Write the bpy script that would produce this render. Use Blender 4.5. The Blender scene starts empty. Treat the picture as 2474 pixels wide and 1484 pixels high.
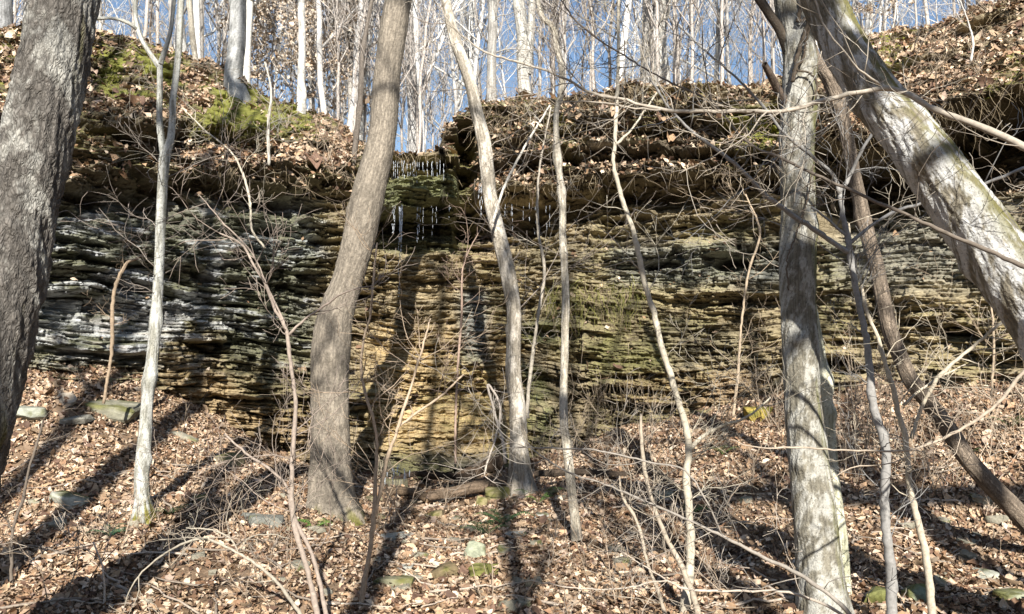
import bpy, math, random
import numpy as np
from mathutils import Vector
S = bpy.context.scene
C = S.collection
R = math.radians
rs = np.random.RandomState(7)

# ------------------------------------------------------------------ camera, sky, sun, exposure
F = 1978.0                      # focal length in units of the 2473-wide picture I measured from
PITCH = R(3.0)
cam = bpy.data.cameras.new("camera"); cam.lens = F / 2473 * 36; cam.sensor_width = 36
cam.clip_start = 0.05; cam.clip_end = 2000
co = bpy.data.objects.new("camera", cam); C.objects.link(co)
co.location = (0, 0, 0); co.rotation_euler = (R(90) + PITCH, 0, 0)
S.camera = co
SUN_EL, SUN_AZ = R(31), R(-4)   # light travels towards +Y, a little to the left
w = bpy.data.worlds.new("World"); S.world = w; w.use_nodes = True
nt = w.node_tree; nt.nodes.clear()
sk = nt.nodes.new("ShaderNodeTexSky"); sk.sky_type = 'NISHITA'; sk.sun_disc = False
sk.sun_elevation = SUN_EL; sk.sun_rotation = R(180) - SUN_AZ * -1
sk.air_density = 1.0; sk.dust_density = 0.6; sk.ozone_density = 2.0
bg = nt.nodes.new("ShaderNodeBackground"); bg.inputs[1].default_value = 0.078
wo = nt.nodes.new("ShaderNodeOutputWorld")
nt.links.new(sk.outputs[0], bg.inputs[0]); nt.links.new(bg.outputs[0], wo.inputs[0])
ld = bpy.data.lights.new("sun", 'SUN'); ld.energy = 5.0; ld.angle = R(0.53); ld.color = (1, 0.955, 0.89)
lo = bpy.data.objects.new("sun", ld); C.objects.link(lo)
sd = Vector((math.sin(SUN_AZ) * math.cos(SUN_EL), math.cos(SUN_AZ) * math.cos(SUN_EL), -math.sin(SUN_EL)))
lo.rotation_euler = sd.to_track_quat('-Z', 'Y').to_euler(); lo.location = (0, -10, 10)
S.view_settings.view_transform = 'Standard'; S.view_settings.look = 'None'
S.view_settings.exposure = 0.9; S.view_settings.gamma = 1
S.cycles.max_bounces = 5; S.cycles.diffuse_bounces = 1; S.cycles.glossy_bounces = 2
S.cycles.transmission_bounces = 4; S.cycles.transparent_max_bounces = 4

CP, SP = math.cos(PITCH), math.sin(PITCH)
def W(dx, dy, Y):
    """world point seen at (dx,dy) of the measuring picture, at depth Y"""
    u = (dx - 1236.5) / F; v = (742 - dy) / F
    y = CP - v * SP; z = SP + v * CP
    k = Y / y
    return np.array([u * k, Y, z * k])
def scr(x, y, z):
    d = y * CP + z * SP
    return 1236.5 + F * x / d, 742 - F * (z * CP - y * SP) / d

# ------------------------------------------------------------------ noise
def _h(ix, iy, iz, seed):
    n = (ix.astype(np.int64) * 374761393 + iy.astype(np.int64) * 668265263 + iz.astype(np.int64) * 2147483647 + seed * 974711) & 0xffffffff
    n = ((n ^ (n >> 13)) * 1274126177) & 0xffffffff
    n = ((n ^ (n >> 16)) * 2246822519) & 0xffffffff
    n = n ^ (n >> 15)
    return (n & 0xffffff) / float(0xffffff)
def h1(k, seed=0):
    k = np.asarray(k); z = np.zeros_like(k)
    return _h(k, z, z, seed)
def vn(x, y, seed=0):
    x, y = np.broadcast_arrays(np.asarray(x, float), np.asarray(y, float))
    ix = np.floor(x); iy = np.floor(y); fx = x - ix; fy = y - iy
    fx = fx * fx * (3 - 2 * fx); fy = fy * fy * (3 - 2 * fy)
    ix = ix.astype(np.int64); iy = iy.astype(np.int64); z = np.zeros_like(ix)
    a = _h(ix, iy, z, seed); b = _h(ix + 1, iy, z, seed); c = _h(ix, iy + 1, z, seed); d = _h(ix + 1, iy + 1, z, seed)
    return (a * (1 - fx) + b * fx) * (1 - fy) + (c * (1 - fx) + d * fx) * fy
def fbm(x, y, o=4, seed=0):
    s = 0; a = 0.5; t = 0
    for i in range(o):
        s = s + a * vn(x * 2 ** i, y * 2 ** i, seed + i * 17); t += a; a *= 0.5
    return s / t            # 0..1
def sm(a, b, x):
    t = np.clip((x - a) / (b - a), 0, 1); return t * t * (3 - 2 * t)
def mixc(c, d, t):
    return c * (1 - t[..., None]) + np.asarray(d) * t[..., None]

# ------------------------------------------------------------------ mesh building
class MB:
    def __init__(s): s.v = []; s.q = []; s.c = []; s.n = 0
    def add(s, V, Q, col=None):
        V = np.asarray(V, float).reshape(-1, 3); Q = np.asarray(Q, np.int64)
        s.v.append(V); s.q.append(Q + s.n)
        if col is None: col = np.ones((len(V), 3)) * 0.5
        col = np.asarray(col, float)
        if col.ndim == 1: col = np.tile(col, (len(V), 1))
        s.c.append(col); s.n += len(V)
    def build(s, name, mat, parent=None, base=None, smooth=False):
        V = np.concatenate(s.v); col = np.concatenate(s.c)
        if base is not None: V = V - np.asarray(base)
        me = bpy.data.meshes.new(name)
        me.vertices.add(len(V)); me.vertices.foreach_set("co", V.astype(np.float32).ravel())
        groups = {}
        for Q in s.q: groups.setdefault(Q.shape[1], []).append(Q)
        idx = []; tot = []
        for k, L in groups.items():
            L = np.concatenate(L); idx.append(L.ravel()); tot.append(np.full(len(L), k))
        idx = np.concatenate(idx); tot = np.concatenate(tot); st = np.concatenate([[0], np.cumsum(tot)[:-1]])
        me.loops.add(len(idx)); me.loops.foreach_set("vertex_index", idx.astype(np.int32))
        me.polygons.add(len(tot)); me.polygons.foreach_set("loop_start", st.astype(np.int32))
        me.polygons.foreach_set("loop_total", tot.astype(np.int32))
        if smooth: me.polygons.foreach_set("use_smooth", np.ones(len(tot), bool))
        me.update(calc_edges=True)
        at = me.color_attributes.new("Col", 'FLOAT_COLOR', 'POINT')
        at.data.foreach_set("color", np.concatenate([col, np.ones((len(col), 1))], 1).astype(np.float32).ravel())
        me.materials.append(mat)
        o = bpy.data.objects.new(name, me); C.objects.link(o)
        if parent is not None: o.parent = parent
        return o
def tag(o, label=None, cat=None, group=None, kind=None):
    if label: o["label"] = label
    if cat: o["category"] = cat
    if group: o["group"] = group
    if kind: o["kind"] = kind
    return o
def thing(name, label, cat, loc, group=None):
    o = bpy.data.objects.new(name, None); C.objects.link(o); o.location = tuple(loc)
    o.empty_display_size = 0.1
    return tag(o, label, cat, group)
def grid_quads(nu, nv):
    i = np.arange(nu * nv).reshape(nu, nv)
    return np.stack([i[:-1, :-1], i[1:, :-1], i[1:, 1:], i[:-1, 1:]], -1).reshape(-1, 4)
def spline(P, n):
    """Catmull-Rom through rows of P (any columns), n points"""
    P = np.asarray(P, float)
    if len(P) == 2: return P[0] + (P[1] - P[0]) * np.linspace(0, 1, n)[:, None]
    d = np.r_[0, np.cumsum(np.linalg.norm(np.diff(P[:, :3], axis=0), axis=1) + 1e-9)]
    t = np.linspace(0, d[-1], n); i = np.clip(np.searchsorted(d, t, 'right') - 1, 0, len(P) - 2)
    m = np.gradient(P, d, axis=0)
    h = (d[i + 1] - d[i]); s = ((t - d[i]) / h)[:, None]; h = h[:, None]
    return (2*s**3 - 3*s**2 + 1) * P[i] + (s**3 - 2*s**2 + s) * h * m[i] + (-2*s**3 + 3*s**2) * P[i+1] + (s**3 - s**2) * h * m[i+1]
_CS = {}
def ring(sides):
    if sides not in _CS:
        a = np.arange(sides) * 2 * np.pi / sides
        _CS[sides] = (np.cos(a), np.sin(a), a)
    return _CS[sides]
_TQ = {}
def tubeq(n, m):
    if (n, m) not in _TQ:
        i = np.arange(n * m).reshape(n, m); j = np.roll(i, -1, 1)
        _TQ[(n, m)] = np.stack([i[:-1], j[:-1], j[1:], i[1:]], -1).reshape(-1, 4)
    return _TQ[(n, m)]
def tube(mb, P, r, sides=4, col=(0.4, 0.35, 0.3)):
    P = np.asarray(P); n = len(P)
    T = np.gradient(P, axis=0); T /= np.linalg.norm(T, axis=1)[:, None] + 1e-12
    a = np.abs(P[-1] - P[0]); ref = np.zeros(3); ref[np.argmin(a)] = 1
    N = np.cross(T, ref); N /= np.linalg.norm(N, axis=1)[:, None] + 1e-12
    B = np.cross(T, N)
    c, s_, _ = ring(sides)
    r = np.broadcast_to(np.asarray(r, float), (n,))
    V = P[:, None, :] + r[:, None, None] * (c[None, :, None] * N[:, None, :] + s_[None, :, None] * B[:, None, :])
    mb.add(V, tubeq(n, sides), col)
    # closed tip and butt
    if sides <= 8:
        e = np.arange(sides)[None, :]
        mb.q.append(e[:, ::-1] + mb.n - n * sides); mb.q.append(e + mb.n - sides)

# ------------------------------------------------------------------ materials
def newmat(name, rough=0.9, spec=0.2):
    m = bpy.data.materials.new(name); m.use_nodes = True
    n = m.node_tree; b = n.nodes["Principled BSDF"]
    b.inputs["Roughness"].default_value = rough
    b.inputs["Specular IOR Level"].default_value = spec
    return m, n, b
def colmat(name, rough=0.9, spec=0.2, nscale=20.0, namt=0.5, stretch=(1, 1, 1), bump=0.0, bscale=60.0, bdist=0.01, vor=False, trans=0.0, spots=None):
    """vertex colour x noise, with fine bump"""
    m, n, b = newmat(name, rough, spec)
    L = n.links.new
    at = n.nodes.new("ShaderNodeVertexColor"); at.layer_name = "Col"
    tc = n.nodes.new("ShaderNodeTexCoord"); mp = n.nodes.new("ShaderNodeMapping"); mp.inputs["Scale"].default_value = stretch
    L(tc.outputs["Object"], mp.inputs[0])
    nz = n.nodes.new("ShaderNodeTexNoise"); nz.inputs["Scale"].default_value = nscale; nz.inputs["Detail"].default_value = 6; nz.inputs["Roughness"].default_value = 0.7
    L(mp.outputs[0], nz.inputs[0])
    mr = n.nodes.new("ShaderNodeMapRange"); mr.inputs[1].default_value = 0.3; mr.inputs[2].default_value = 0.7
    mr.inputs[3].default_value = 1 - namt; mr.inputs[4].default_value = 1 + namt
    L(nz.outputs[0], mr.inputs[0])
    mx = n.nodes.new("ShaderNodeVectorMath"); mx.operation = 'SCALE'
    L(at.outputs[0], mx.inputs[0]); L(mr.outputs[0], mx.inputs[3])
    last = mx.outputs[0]
    if spots:
        scol, sscale, thr = spots
        n2 = n.nodes.new("ShaderNodeTexNoise"); n2.inputs["Scale"].default_value = sscale; n2.inputs["Detail"].default_value = 7; n2.inputs["Roughness"].default_value = .72
        L(mp.outputs[0], n2.inputs[0])
        r2 = n.nodes.new("ShaderNodeMapRange"); r2.inputs[1].default_value = thr; r2.inputs[2].default_value = thr + 0.05
        L(n2.outputs[0], r2.inputs[0])
        mm = n.nodes.new("ShaderNodeMix"); mm.data_type = 'RGBA'
        L(r2.outputs[0], mm.inputs[0]); L(last, mm.inputs[6]); mm.inputs[7].default_value = (*scol, 1)
        last = mm.outputs[2]
    L(last, b.inputs["Base Color"])
    if bump:
        if vor:
            t2 = n.nodes.new("ShaderNodeTexVoronoi"); t2.feature = 'DISTANCE_TO_EDGE'; t2.inputs["Scale"].default_value = bscale
            nd = n.nodes.new("ShaderNodeTexNoise"); nd.inputs["Scale"].default_value = bscale * 0.7
            ad = n.nodes.new("ShaderNodeVectorMath"); ad.operation = 'MULTIPLY_ADD'
            L(nd.outputs[1], ad.inputs[0]); ad.inputs[1].default_value = (0.05, 0.05, 0.05); L(mp.outputs[0], ad.inputs[2])
            L(ad.outputs[0], t2.inputs[0])
            cl = n.nodes.new("ShaderNodeMapRange"); cl.inputs[2].default_value = 0.25; L(t2.outputs[0], cl.inputs[0]); hh = cl.outputs[0]
            # cracks are darker bark
            dk = n.nodes.new("ShaderNodeMapRange"); dk.inputs[1].default_value = 0.0; dk.inputs[2].default_value = 0.12; dk.inputs[3].default_value = 0.6; L(t2.outputs[0], dk.inputs[0])
            m3 = n.nodes.new("ShaderNodeVectorMath"); m3.operation = 'SCALE'; L(last, m3.inputs[0]); L(dk.outputs[0], m3.inputs[3]); L(m3.outputs[0], b.inputs["Base Color"])
        else:
            t2 = n.nodes.new("ShaderNodeTexNoise"); t2.inputs["Scale"].default_value = bscale; t2.inputs["Detail"].default_value = 5; L(mp.outputs[0], t2.inputs[0]); hh = t2.outputs[0]
        bp = n.nodes.new("ShaderNodeBump"); bp.inputs["Strength"].default_value = bump; bp.inputs["Distance"].default_value = bdist
        L(hh, bp.inputs["Height"]); L(bp.outputs[0], b.inputs["Normal"])
    if trans:
        b.inputs["Subsurface Weight"].default_value = 0
    return m
M_ROCK = colmat("rock", 0.8, 0.3, 9, 0.35, (1, 1, 4), 0.9, 22, 0.03)
M_SOIL = colmat("soil", 0.95, 0.1, 25, 0.4, (1, 1, 1), 0.6, 40, 0.02)
M_LEAF = colmat("dry_leaf", 0.7, 0.25, 60, 0.25)
M_STONE = colmat("stone", 0.85, 0.25, 14, 0.35, (1, 1, 1.5), 0.7, 40, 0.015)
M_BARK = colmat("bark", 0.9, 0.15, 45, 0.42, (1, 1, 0.75), 0.9, 75, 0.012)
M_BARKV = colmat("furrowed_bark", 0.9, 0.15, 30, 0.35, (1, 1, 0.5), 0.65, 48, 0.010, vor=True)
M_BARKL = colmat("lichen_bark", 0.9, 0.15, 30, 0.25, (1, 1, 0.8), 0.9, 90, 0.01, spots=((0.09, 0.09, 0.075), 85, 0.575))
M_TWIG = colmat("twig_bark", 0.85, 0.2, 40, 0.3)
M_MOSS = colmat("moss", 1.0, 0.05, 60, 0.4, (1, 1, 1), 0.9, 150, 0.01)
M_FERN = colmat("fern_green", 0.6, 0.3, 40, 0.3)

# ------------------------------------------------------------------ lower ground
CTRL = [(-500,1600,5.5),(0,1484,6.0),(600,1490,6.2),(1236,1490,6.4),(1700,1490,6.2),(2473,1490,6.0),
        (-200,1240,8.0),(0,1240,8.2),(345,1243,8.0),(600,1270,8.3),(805,1248,9.5),(1236,1290,8.8),(1264,1188,10.5),(1393,1303,8.6),
        (1000,1400,7.4),(1700,1270,8.6),(2100,1290,8.4),(2473,1280,8.2),
        (-300,960,9.3),(0,1060,9.3),(200,1000,10.1),(60,880,10.7),(350,930,11.6),(520,1010,12.3),(700,1090,12.9),(810,1130,13.2),
        (1100,1152,13.5),(1230,1140,13.5),(1350,1085,13.3),(1500,1030,13.0),(1700,1000,12.4),(1900,965,11.8),(2200,950,11.0),(2473,930,10.3),
        (1600,1150,10.5),(1900,1120,10.0),(2200,1110,9.7),(2473,1090,9.2),(1236,1200,10.9),(1000,1190,11.4),(900,1190,11.0),(1150,1170,12.2),
        (-600,800,9.5),(3000,860,9.0)]
cp = np.array([W(*c) for c in CTRL] + [[0,0,-1.72],[-4,0,-1.6],[4,0,-1.7],[0,3,-1.85],[-4.2,3.6,-1.55],[4.5,3.6,-1.75],[0,-7,-1.4],[-9,-5,-1.0],[9,-5,-1.2],[-10,3,-.6],[11,3,-.9],[-14,9,1.2],[14,9,1.2],[0,18,-2],[-12,-12,-0.5],[12,-12,-0.5],[-14,16,1],[14,16,1]])
def tps_fit(P, z):
    d = np.linalg.norm(P[:, None] - P[None], axis=2); K = np.where(d > 0, d * d * np.log(d + 1e-12), 0) + np.eye(len(P)) * 0.15
    A = np.c_[np.ones(len(P)), P]; M = np.block([[K, A], [A.T, np.zeros((3, 3))]])
    return np.linalg.solve(M, np.r_[z, 0, 0, 0])
_tp = tps_fit(cp[:, :2], cp[:, 2])
def gz(x, y, detail=True):
    x, y = np.broadcast_arrays(np.asarray(x, float), np.asarray(y, float)); sh = x.shape
    x = x.ravel(); y = y.ravel(); out = np.zeros(len(x))
    for a in range(0, len(x), 40000):
        xx = x[a:a+40000]; yy = y[a:a+40000]
        d2 = (xx[:, None] - cp[None, :, 0]) ** 2 + (yy[:, None] - cp[None, :, 1]) ** 2
        out[a:a+40000] = (np.where(d2 > 0, 0.5 * d2 * np.log(d2 + 1e-12), 0) @ _tp[:-3]) + _tp[-3] + _tp[-2] * xx + _tp[-1] * yy
    if detail:
        out = out + (fbm(x * 0.9, y * 0.9, 3, 5) - .5) * 0.32 * sm(3, 7, y) + (fbm(x * 4, y * 4, 3, 9) - .5) * 0.09
    return out.reshape(sh)
gx = np.linspace(-15, 15, 420); gy = np.linspace(-14, 16, 420)
GX, GY = np.meshgrid(gx, gy, indexing='ij'); GZ = gz(GX, GY)
mb = MB()
t = fbm(GX * 1.5, GY * 1.5, 4, 3)
colg = mixc(np.tile(np.array([0.13, 0.085, 0.055]), GX.shape + (1,)), (0.24, 0.17, 0.11), t)
mb.add(np.stack([GX, GY, GZ], -1), grid_quads(420, 420), colg.reshape(-1, 3))
tag(mb.build("ground", M_SOIL, smooth=True), kind="structure")
mb = MB()   # the surrounding forest floor out to the horizon, lying a little below
n = 60; a = np.linspace(0, 2 * np.pi, n, endpoint=False); rr = np.array([13.5, 30, 80, 300, 900])
V = np.stack([np.stack([rr[i] * np.cos(a), rr[i] * np.sin(a), np.full(n, [-3.2, -3, -3.5, -4, -5][i])], -1) for i in range(5)])
mb.add(V, tubeq(5, n), (0.2, 0.14, 0.09)); tag(mb.build("far_ground", M_SOIL), kind="structure")

mb = MB()   # unseen slope added behind the viewpoint to block low sky light
hx, hy = np.meshgrid(np.linspace(-90, 90, 90), np.linspace(-12, -70, 40), indexing='ij')
hz = -1.2 + (-12 - hy) * .42 + (fbm(hx * .1, hy * .1, 3, 61) - .5) * 4 * sm(-14, -25, hy)
mb.add(np.stack([hx, hy, np.minimum(hz, 16)], -1), grid_quads(90, 40)[:, ::-1], (0.2, 0.15, 0.1)); tag(mb.build("sky_blocking_hill", M_SOIL, smooth=True), kind="structure")
# ------------------------------------------------------------------ cliff
def Yc(X): return 13.7 - 0.072 * X * X
SKY = np.array([(-900,60),(-300,55),(0,72),(100,80),(237,81),(339,91),(406,115),(474,142),(542,169),(592,203),(660,237),(728,261),(779,281),(831,311),(870,345),(900,366),(950,376),
    (1045,378),(1060,366),(1066,345),(1075,310),(1100,285),(1150,262),(1200,250),(1290,236),(1400,228),(1500,214),(1600,208),(1700,207),(1800,200),(1900,188),(1990,160),(2060,95),(2150,75),(2250,55),(2330,22),(2400,5),(2473,-15),(2800,-70),(3400,-100)], float)
YS = np.array([(-900,300),(0,300),(430,300),(500,300),(700,340),(850,380),(900,372),(950,376),(1045,378),(1066,345),(1100,285),(1200,250),(1400,228),(1500,214),(1800,200),(1960,185),(2010,260),(2060,320),(2150,318),(2300,255),(2473,190),(2800,120),(3400,80)], float)
NU, NV = 1700, 800
XU = np.linspace(-9.3, 9.3, NU); YU = Yc(XU)
dxu = 1236.5 + F * XU / YU
for _ in range(3):
    dyt = np.interp(dxu, SKY[:, 0], SKY[:, 1]); zt = np.array([W(a_, b_, y_)[2] for a_, b_, y_ in zip(dxu, dyt, YU)])
    d_ = YU * CP + zt * SP; dxu = 1236.5 + F * XU / d_
zt = zt + (fbm(XU * 2.2, 0 * XU, 4, 21) - .5) * 0.16
ZB = -2.9
v = np.linspace(0, 1, NV)
XX = np.repeat(XU[:, None], NV, 1); YY = np.repeat(YU[:, None], NV, 1); ZZ = ZB + (zt[:, None] - ZB) * v[None, :]
DX, DY = scr(XX, YY, ZZ)
tang = np.gradient(np.stack([XU, YU], -1), axis=0); tang /= np.linalg.norm(tang, axis=1)[:, None]
NX = tang[:, 1]; NY = -tang[:, 0]          # outward, towards the camera
# bedding coordinate
w1 = fbm(XX * 0.35, ZZ * 0.5, 3, 31) - .5; w2 = fbm(XX * 2.0, ZZ * 4.0, 3, 32) - .5; w3 = fbm(XX * 5.0, ZZ * 7.0, 4, 34) - .5
bed = ZZ + .10 * (fbm(ZZ * 1.7, XX * .12, 2, 38) - .5) + 0.13 * np.minimum(XX + 1.5, 0) + 0.035 * np.maximum(XX - 1, 0) * -1 * sm(1.0, 3.0, ZZ) + 0.5 * w1 + 0.05 * w2
leftness = sm(-1.6, -2.8, XX)
def layers(b, X, t, seed, amp, lat, crack):
    jw = X * (lat * .45) + .8 * vn(b * 3, X * 0 + seed, seed + 21); jc = np.floor(jw).astype(np.int64)
    b = b + (h1(jc, seed + 22) - .5) * t * 1.3 + (h1(jc, seed + 23) - .5) * (jw - jc - .5) * t * .8
    q = b / t + 1.3 * (vn(b / t * 0.37, X * 0.15, seed + 5) - .5)
    k = np.floor(q).astype(np.int64); f = q - k
    base = h1(k, seed) - .5
    ln = vn(X * lat + h1(k, seed + 1) * 513.0, h1(k, seed + 2) * 77.0, seed + 3) - .5
    ln2 = vn(X * lat * 3.1 + h1(k, seed + 7) * 913.0, h1(k, seed + 8) * 77.0, seed + 9) - .5
    blk = h1(np.floor(X * lat * 1.3 + h1(k, seed + 11) * 31).astype(np.int64) * 7919 + k, seed + 12) - .5
    d = amp * (0.8 * base + 0.95 * ln + 0.5 * ln2 + 0.85 * blk)
    prof = np.clip(f / 0.22, 0, 1)
    top = sm(1.0, 0.9, f)
    return d - crack * (1 - prof) * (0.5 + ln + .5) - crack * .35 * (1 - top), k
dA, kA = layers(bed, XX, 0.36, 40, 0.26, 1.1, 0.09)
dB, kB = layers(bed + 0.035 * w3, XX, 0.12, 50, 0.17, 2.9, 0.10)
dC, kC = layers(bed + 0.045 * w3, XX, 0.055, 60, 0.11, 4.5, 0.06)
dD, kD = layers(bed + 0.05 * w3, XX, 0.031, 70, 0.07, 10.0, 0.03)
rough = (fbm(XX * 9, ZZ * 16, 4, 80) - .5) * 0.12
m1 = sm(.3, .7, fbm(XX * .9, ZZ * 2.2, 3, 85)); m2 = sm(.3, .65, fbm(XX * 1.7 + 40, ZZ * 3.5, 3, 86))
bx = XX * .8 + .6 * vn(bed * 1.6, XX * 0, 87); bk = np.floor(bed / .55 + .8 * vn(bed * .9, XX * .2, 88)).astype(np.int64)
big = (h1(np.floor(bx + h1(bk, 89) * 7).astype(np.int64) * 7919 + bk, 90) - .5) * .26
D = dA * (0.5 + .7 * leftness) + (dB * (.45 + .9 * m1) + dC * (.35 + 1.1 * m2)) * (1 + .35 * leftness) + dD * (.5 + .8 * m1) + rough + big
# calmer faces towards the foot of the centre
calm = sm(560, 700, DY) * (1 - leftness)
D = D * (1 - 0.1 * calm)
# ledges: polyline of the lip (picture units), depth in metres, how far down it runs back out
LIPS = [([(60,470),(180,440),(430,405),(700,425),(850,430)], .85, 95),
        ([(430,288),(560,298),(660,335)], .95, 62), ([(240,170),(330,190),(400,225)], .3, 28), ([(250,290),(330,320),(430,330)], .35, 40),
        ([(100,480),(450,520),(760,570)], .22, 45), ([(60,380),(250,370),(420,370)], .25, 30),
        ([(80,830),(300,850),(420,880)], .15, 25), ([(90,640),(300,690),(560,730)], .16, 26), ([(420,800),(560,860),(700,900)], .2, 30),
        ([(560,430),(700,470),(800,500)], .3, 50),
        ([(860,386),(1120,392)], .6, 48), ([(900,493),(1140,503),(1330,490)], 1.2, 130),
        ([(900,668),(1210,672)], .22, 22),
        ([(1085,330),(1150,338),(1500,300),(1960,290)], .6, 46), ([(1150,385),(1500,352),(1960,366)], .6, 42),
        ([(1150,470),(1400,440),(1650,405),(1985,385)], 1.35, 110), ([(1600,255),(1750,262),(1960,240)], .3, 30),
        ([(1480,640),(1650,616),(1900,612)], .3, 26), ([(1380,912),(1650,903)], .35, 22), ([(1480,925),(1600,928)], .3, 16),
        ([(1960,320),(2060,360),(2150,325),(2300,262),(2473,195),(2800,110)], 2.7, 250), ([(2060,185),(2200,150),(2330,120)], .35, 30), ([(2330,70),(2440,30),(2600,10)], .35, 40),
        ([(2000,470),(2300,440),(2600,400)], .5, 50),
        ([(1970,868),(2130,880)], .5, 50), ([(2260,790),(2400,798)], .3, 22), ([(1460,560),(1900,510)], .2, 30), ([(1250,800),(1480,806)], .14, 18), ([(1660,720),(1900,726)], .14, 18)]
RECM = np.zeros_like(XX); nzx = (fbm(XX * 2.5, XX * 0 + 3, 3, 91) - .5)
for i, (pl, dep, fall) in enumerate(LIPS):
    pl = np.array(pl, float)
    yl = np.interp(DX, pl[:, 0], pl[:, 1]) + (fbm(XX * 1.8, XX * 0 + i * 3.7, 3, 100 + i) - .5) * 34
    wd = sm(pl[0, 0] - 50, pl[0, 0] + 30, DX) * sm(pl[-1, 0] + 50, pl[-1, 0] - 30, DX)
    tt = DY - yl + ((h1(kB, 400 + i) - .5) * 30 + (vn(XX * 5, kB * 3.3, 420 + i) - .5) * 30) * min(1, dep / .5); dv = dep * (0.65 + 0.7 * fbm(XX * 1.2, XX * 0 + i, 2, 150 + i))
    rec = np.where(tt > 0, np.clip(1 - tt / fall, 0, 1) ** 0.4, 0) * sm(0, min(42, fall * .5), (np.floor(tt / 8 + h1(kB, 470 + i)) + .4) * 8 + 2 * (w3)); RECM = np.maximum(RECM, rec * wd * (dep > .28))
    D = D - wd * dv * rec + wd * 0.10 * np.exp(-((tt + 12) / 10.0) ** 2)
for (ex, ey, ra, rb, dep) in [(1768,640,50,17,.6),(1905,600,40,12,.3),(1600,640,45,14,.35),(510,840,30,18,.25),(2030,880,50,22,.3),(2310,800,50,12,.3),(640,560,40,16,.2)]:
    e = ((DX - ex) / ra) ** 2 + ((DY - ey) / rb) ** 2 + (w2 * 0.8)
    D = D - dep * sm(1.15, 0.75, e)
D = D - 0.9 * sm(1100, 1118, DX) * sm(1160, 1140, DX) * sm(285, 300, DY) * sm(620, 520, DY)      # the open joint beside the fall
D = D + 0.25 * sm(930, 960, DX) * sm(1110, 1080, DX) * sm(425, 440, DY) * sm(500, 480, DY)        # mossy nose under the fall
D = D + 0.55 * sm(1060, 1120, DY) * (1 - leftness) * sm(1350, 1250, DX)                            # foot of the fall
D = D - 0.0 * D
D = D + 0.35 * sm(700, 1050, DY)                                                                    # batter
# slopes that lean back above the cliff
ys = np.interp(DX, YS[:, 0], YS[:, 1]) + (fbm(XX * .8, XX * 0 + 9, 3, 33) - .5) * 30
up = np.clip(ys - DY, 0, 400)
fac = 1 + 0.0011 * up
yb = np.interp(DX, [380, 430, 850, 900], [360, 378, 415, 400])
fac = fac + 0.055 * sm(0, 50, yb - DY) * sm(370, 450, DX) * sm(900, 850, DX)
soft = sm(0, 60, up)
D = D * (1 - 0.35 * soft)
PX = XX * fac + NX[:, None] * D; PY = YY * fac + NY[:, None] * D; PZ = ZZ * fac
PZ = PZ + soft * (fbm(XX * 3, ZZ * 3, 3, 36) - .5) * .15
CL = np.stack([PX, PY, PZ], -1)
du = np.gradient(CL, axis=0); dv_ = np.gradient(CL, axis=1)
CN = np.cross(du, dv_); CN /= np.linalg.norm(CN, axis=2)[..., None] + 1e-9
if CN[NU // 2, NV // 2, 1] > 0: CN = -CN
SDX, SDY = scr(PX[::3, ::3], PY[::3, ::3], PZ[::3, ::3])
def on_cliff(dx, dy):
    i, j = np.unravel_index(np.argmin((SDX - dx) ** 2 + (SDY - dy) ** 2), SDX.shape); return CL[i * 3, j * 3]
# colour of the stone, what grows on it, and shade painted under overhangs
n1 = fbm(XX * 1.1, ZZ * 2.6, 4, 201); n2 = fbm(XX * 5, ZZ * 22, 4, 202); n3 = fbm(XX * 0.6, ZZ * 0.8, 3, 203); lay = h1(kB, 210); layc = h1(kC, 211)
def zone(x0, x1, y0, y1, s=60): return sm(x0 - s, x0 + s, DX) * sm(x1 + s, x1 - s, DX) * sm(y0 - s, y0 + s, DY) * sm(y1 + s, y1 - s, DY)
col = np.tile(np.array([0.27, 0.22, 0.135]), (NU, NV, 1))
col = mixc(col, (0.43, 0.315, 0.155), zone(880, 1260, 780, 1100) * (0.5 + 0.5 * lay))
col = mixc(col, (0.34, 0.265, 0.15), zone(880, 1300, 560, 800) * 0.6 * lay)
col = mixc(col, (0.19, 0.165, 0.10), zone(1260, 2500, 450, 900) * sm(.35, .65, n1) * .8)
col = mixc(col, (0.33, 0.265, 0.15), zone(1700, 2473, 640, 900) * sm(.45, .7, n3) * .7)
col = mixc(col, (0.30, 0.21, 0.12), zone(1500, 1850, 900, 980, 20) * .7)
gl = zone(-600, 770, 470, 880, 50)
col = mixc(col, (0.155, 0.155, 0.115), gl)
col = mixc(col, (0.30, 0.22, 0.12), zone(380, 770, 800, 1100, 50) * sm(.35, .6, n3))
wl = sm(.50, .60, n2 * .3 + n1 * .25 + .45 * fbm(XX * 4, ZZ * 9, 4, 205) + .10 * zone(60, 520, 690, 860) + .07 * zone(100, 300, 470, 600) - .02) * gl
col = mixc(col, (0.46, 0.47, 0.48), wl * 0.8)
col = mixc(col, (0.40, 0.37, 0.33), zone(100, 520, 760, 880, 40) * sm(.45, .65, n2) * .7)
col = mixc(col, (0.32, 0.34, 0.34), zone(600, 760, 560, 620, 30) * sm(.4, .6, n2))
col = mixc(col, (0.20, 0.215, 0.20), zone(1470, 1920, 590, 690, 30) * .7)
col = mixc(col, (0.20, 0.205, 0.18), zone(1990, 2473, 500, 700, 50) * .6)
col = mixc(col, (0.20, 0.215, 0.205), zone(1110, 1180, 700, 880, 25) * .8)
col = mixc(col, (0.09, 0.075, 0.05), zone(-900, 880, -200, 470, 60) * .8)  # dark brown upper left rock, deepened to stand in for shade
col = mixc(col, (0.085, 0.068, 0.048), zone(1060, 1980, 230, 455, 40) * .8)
col = mixc(col, (0.40, 0.36, 0.28), zone(1100, 1980, 230, 460, 40) * sm(.8, .95, lay) * .7)
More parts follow.
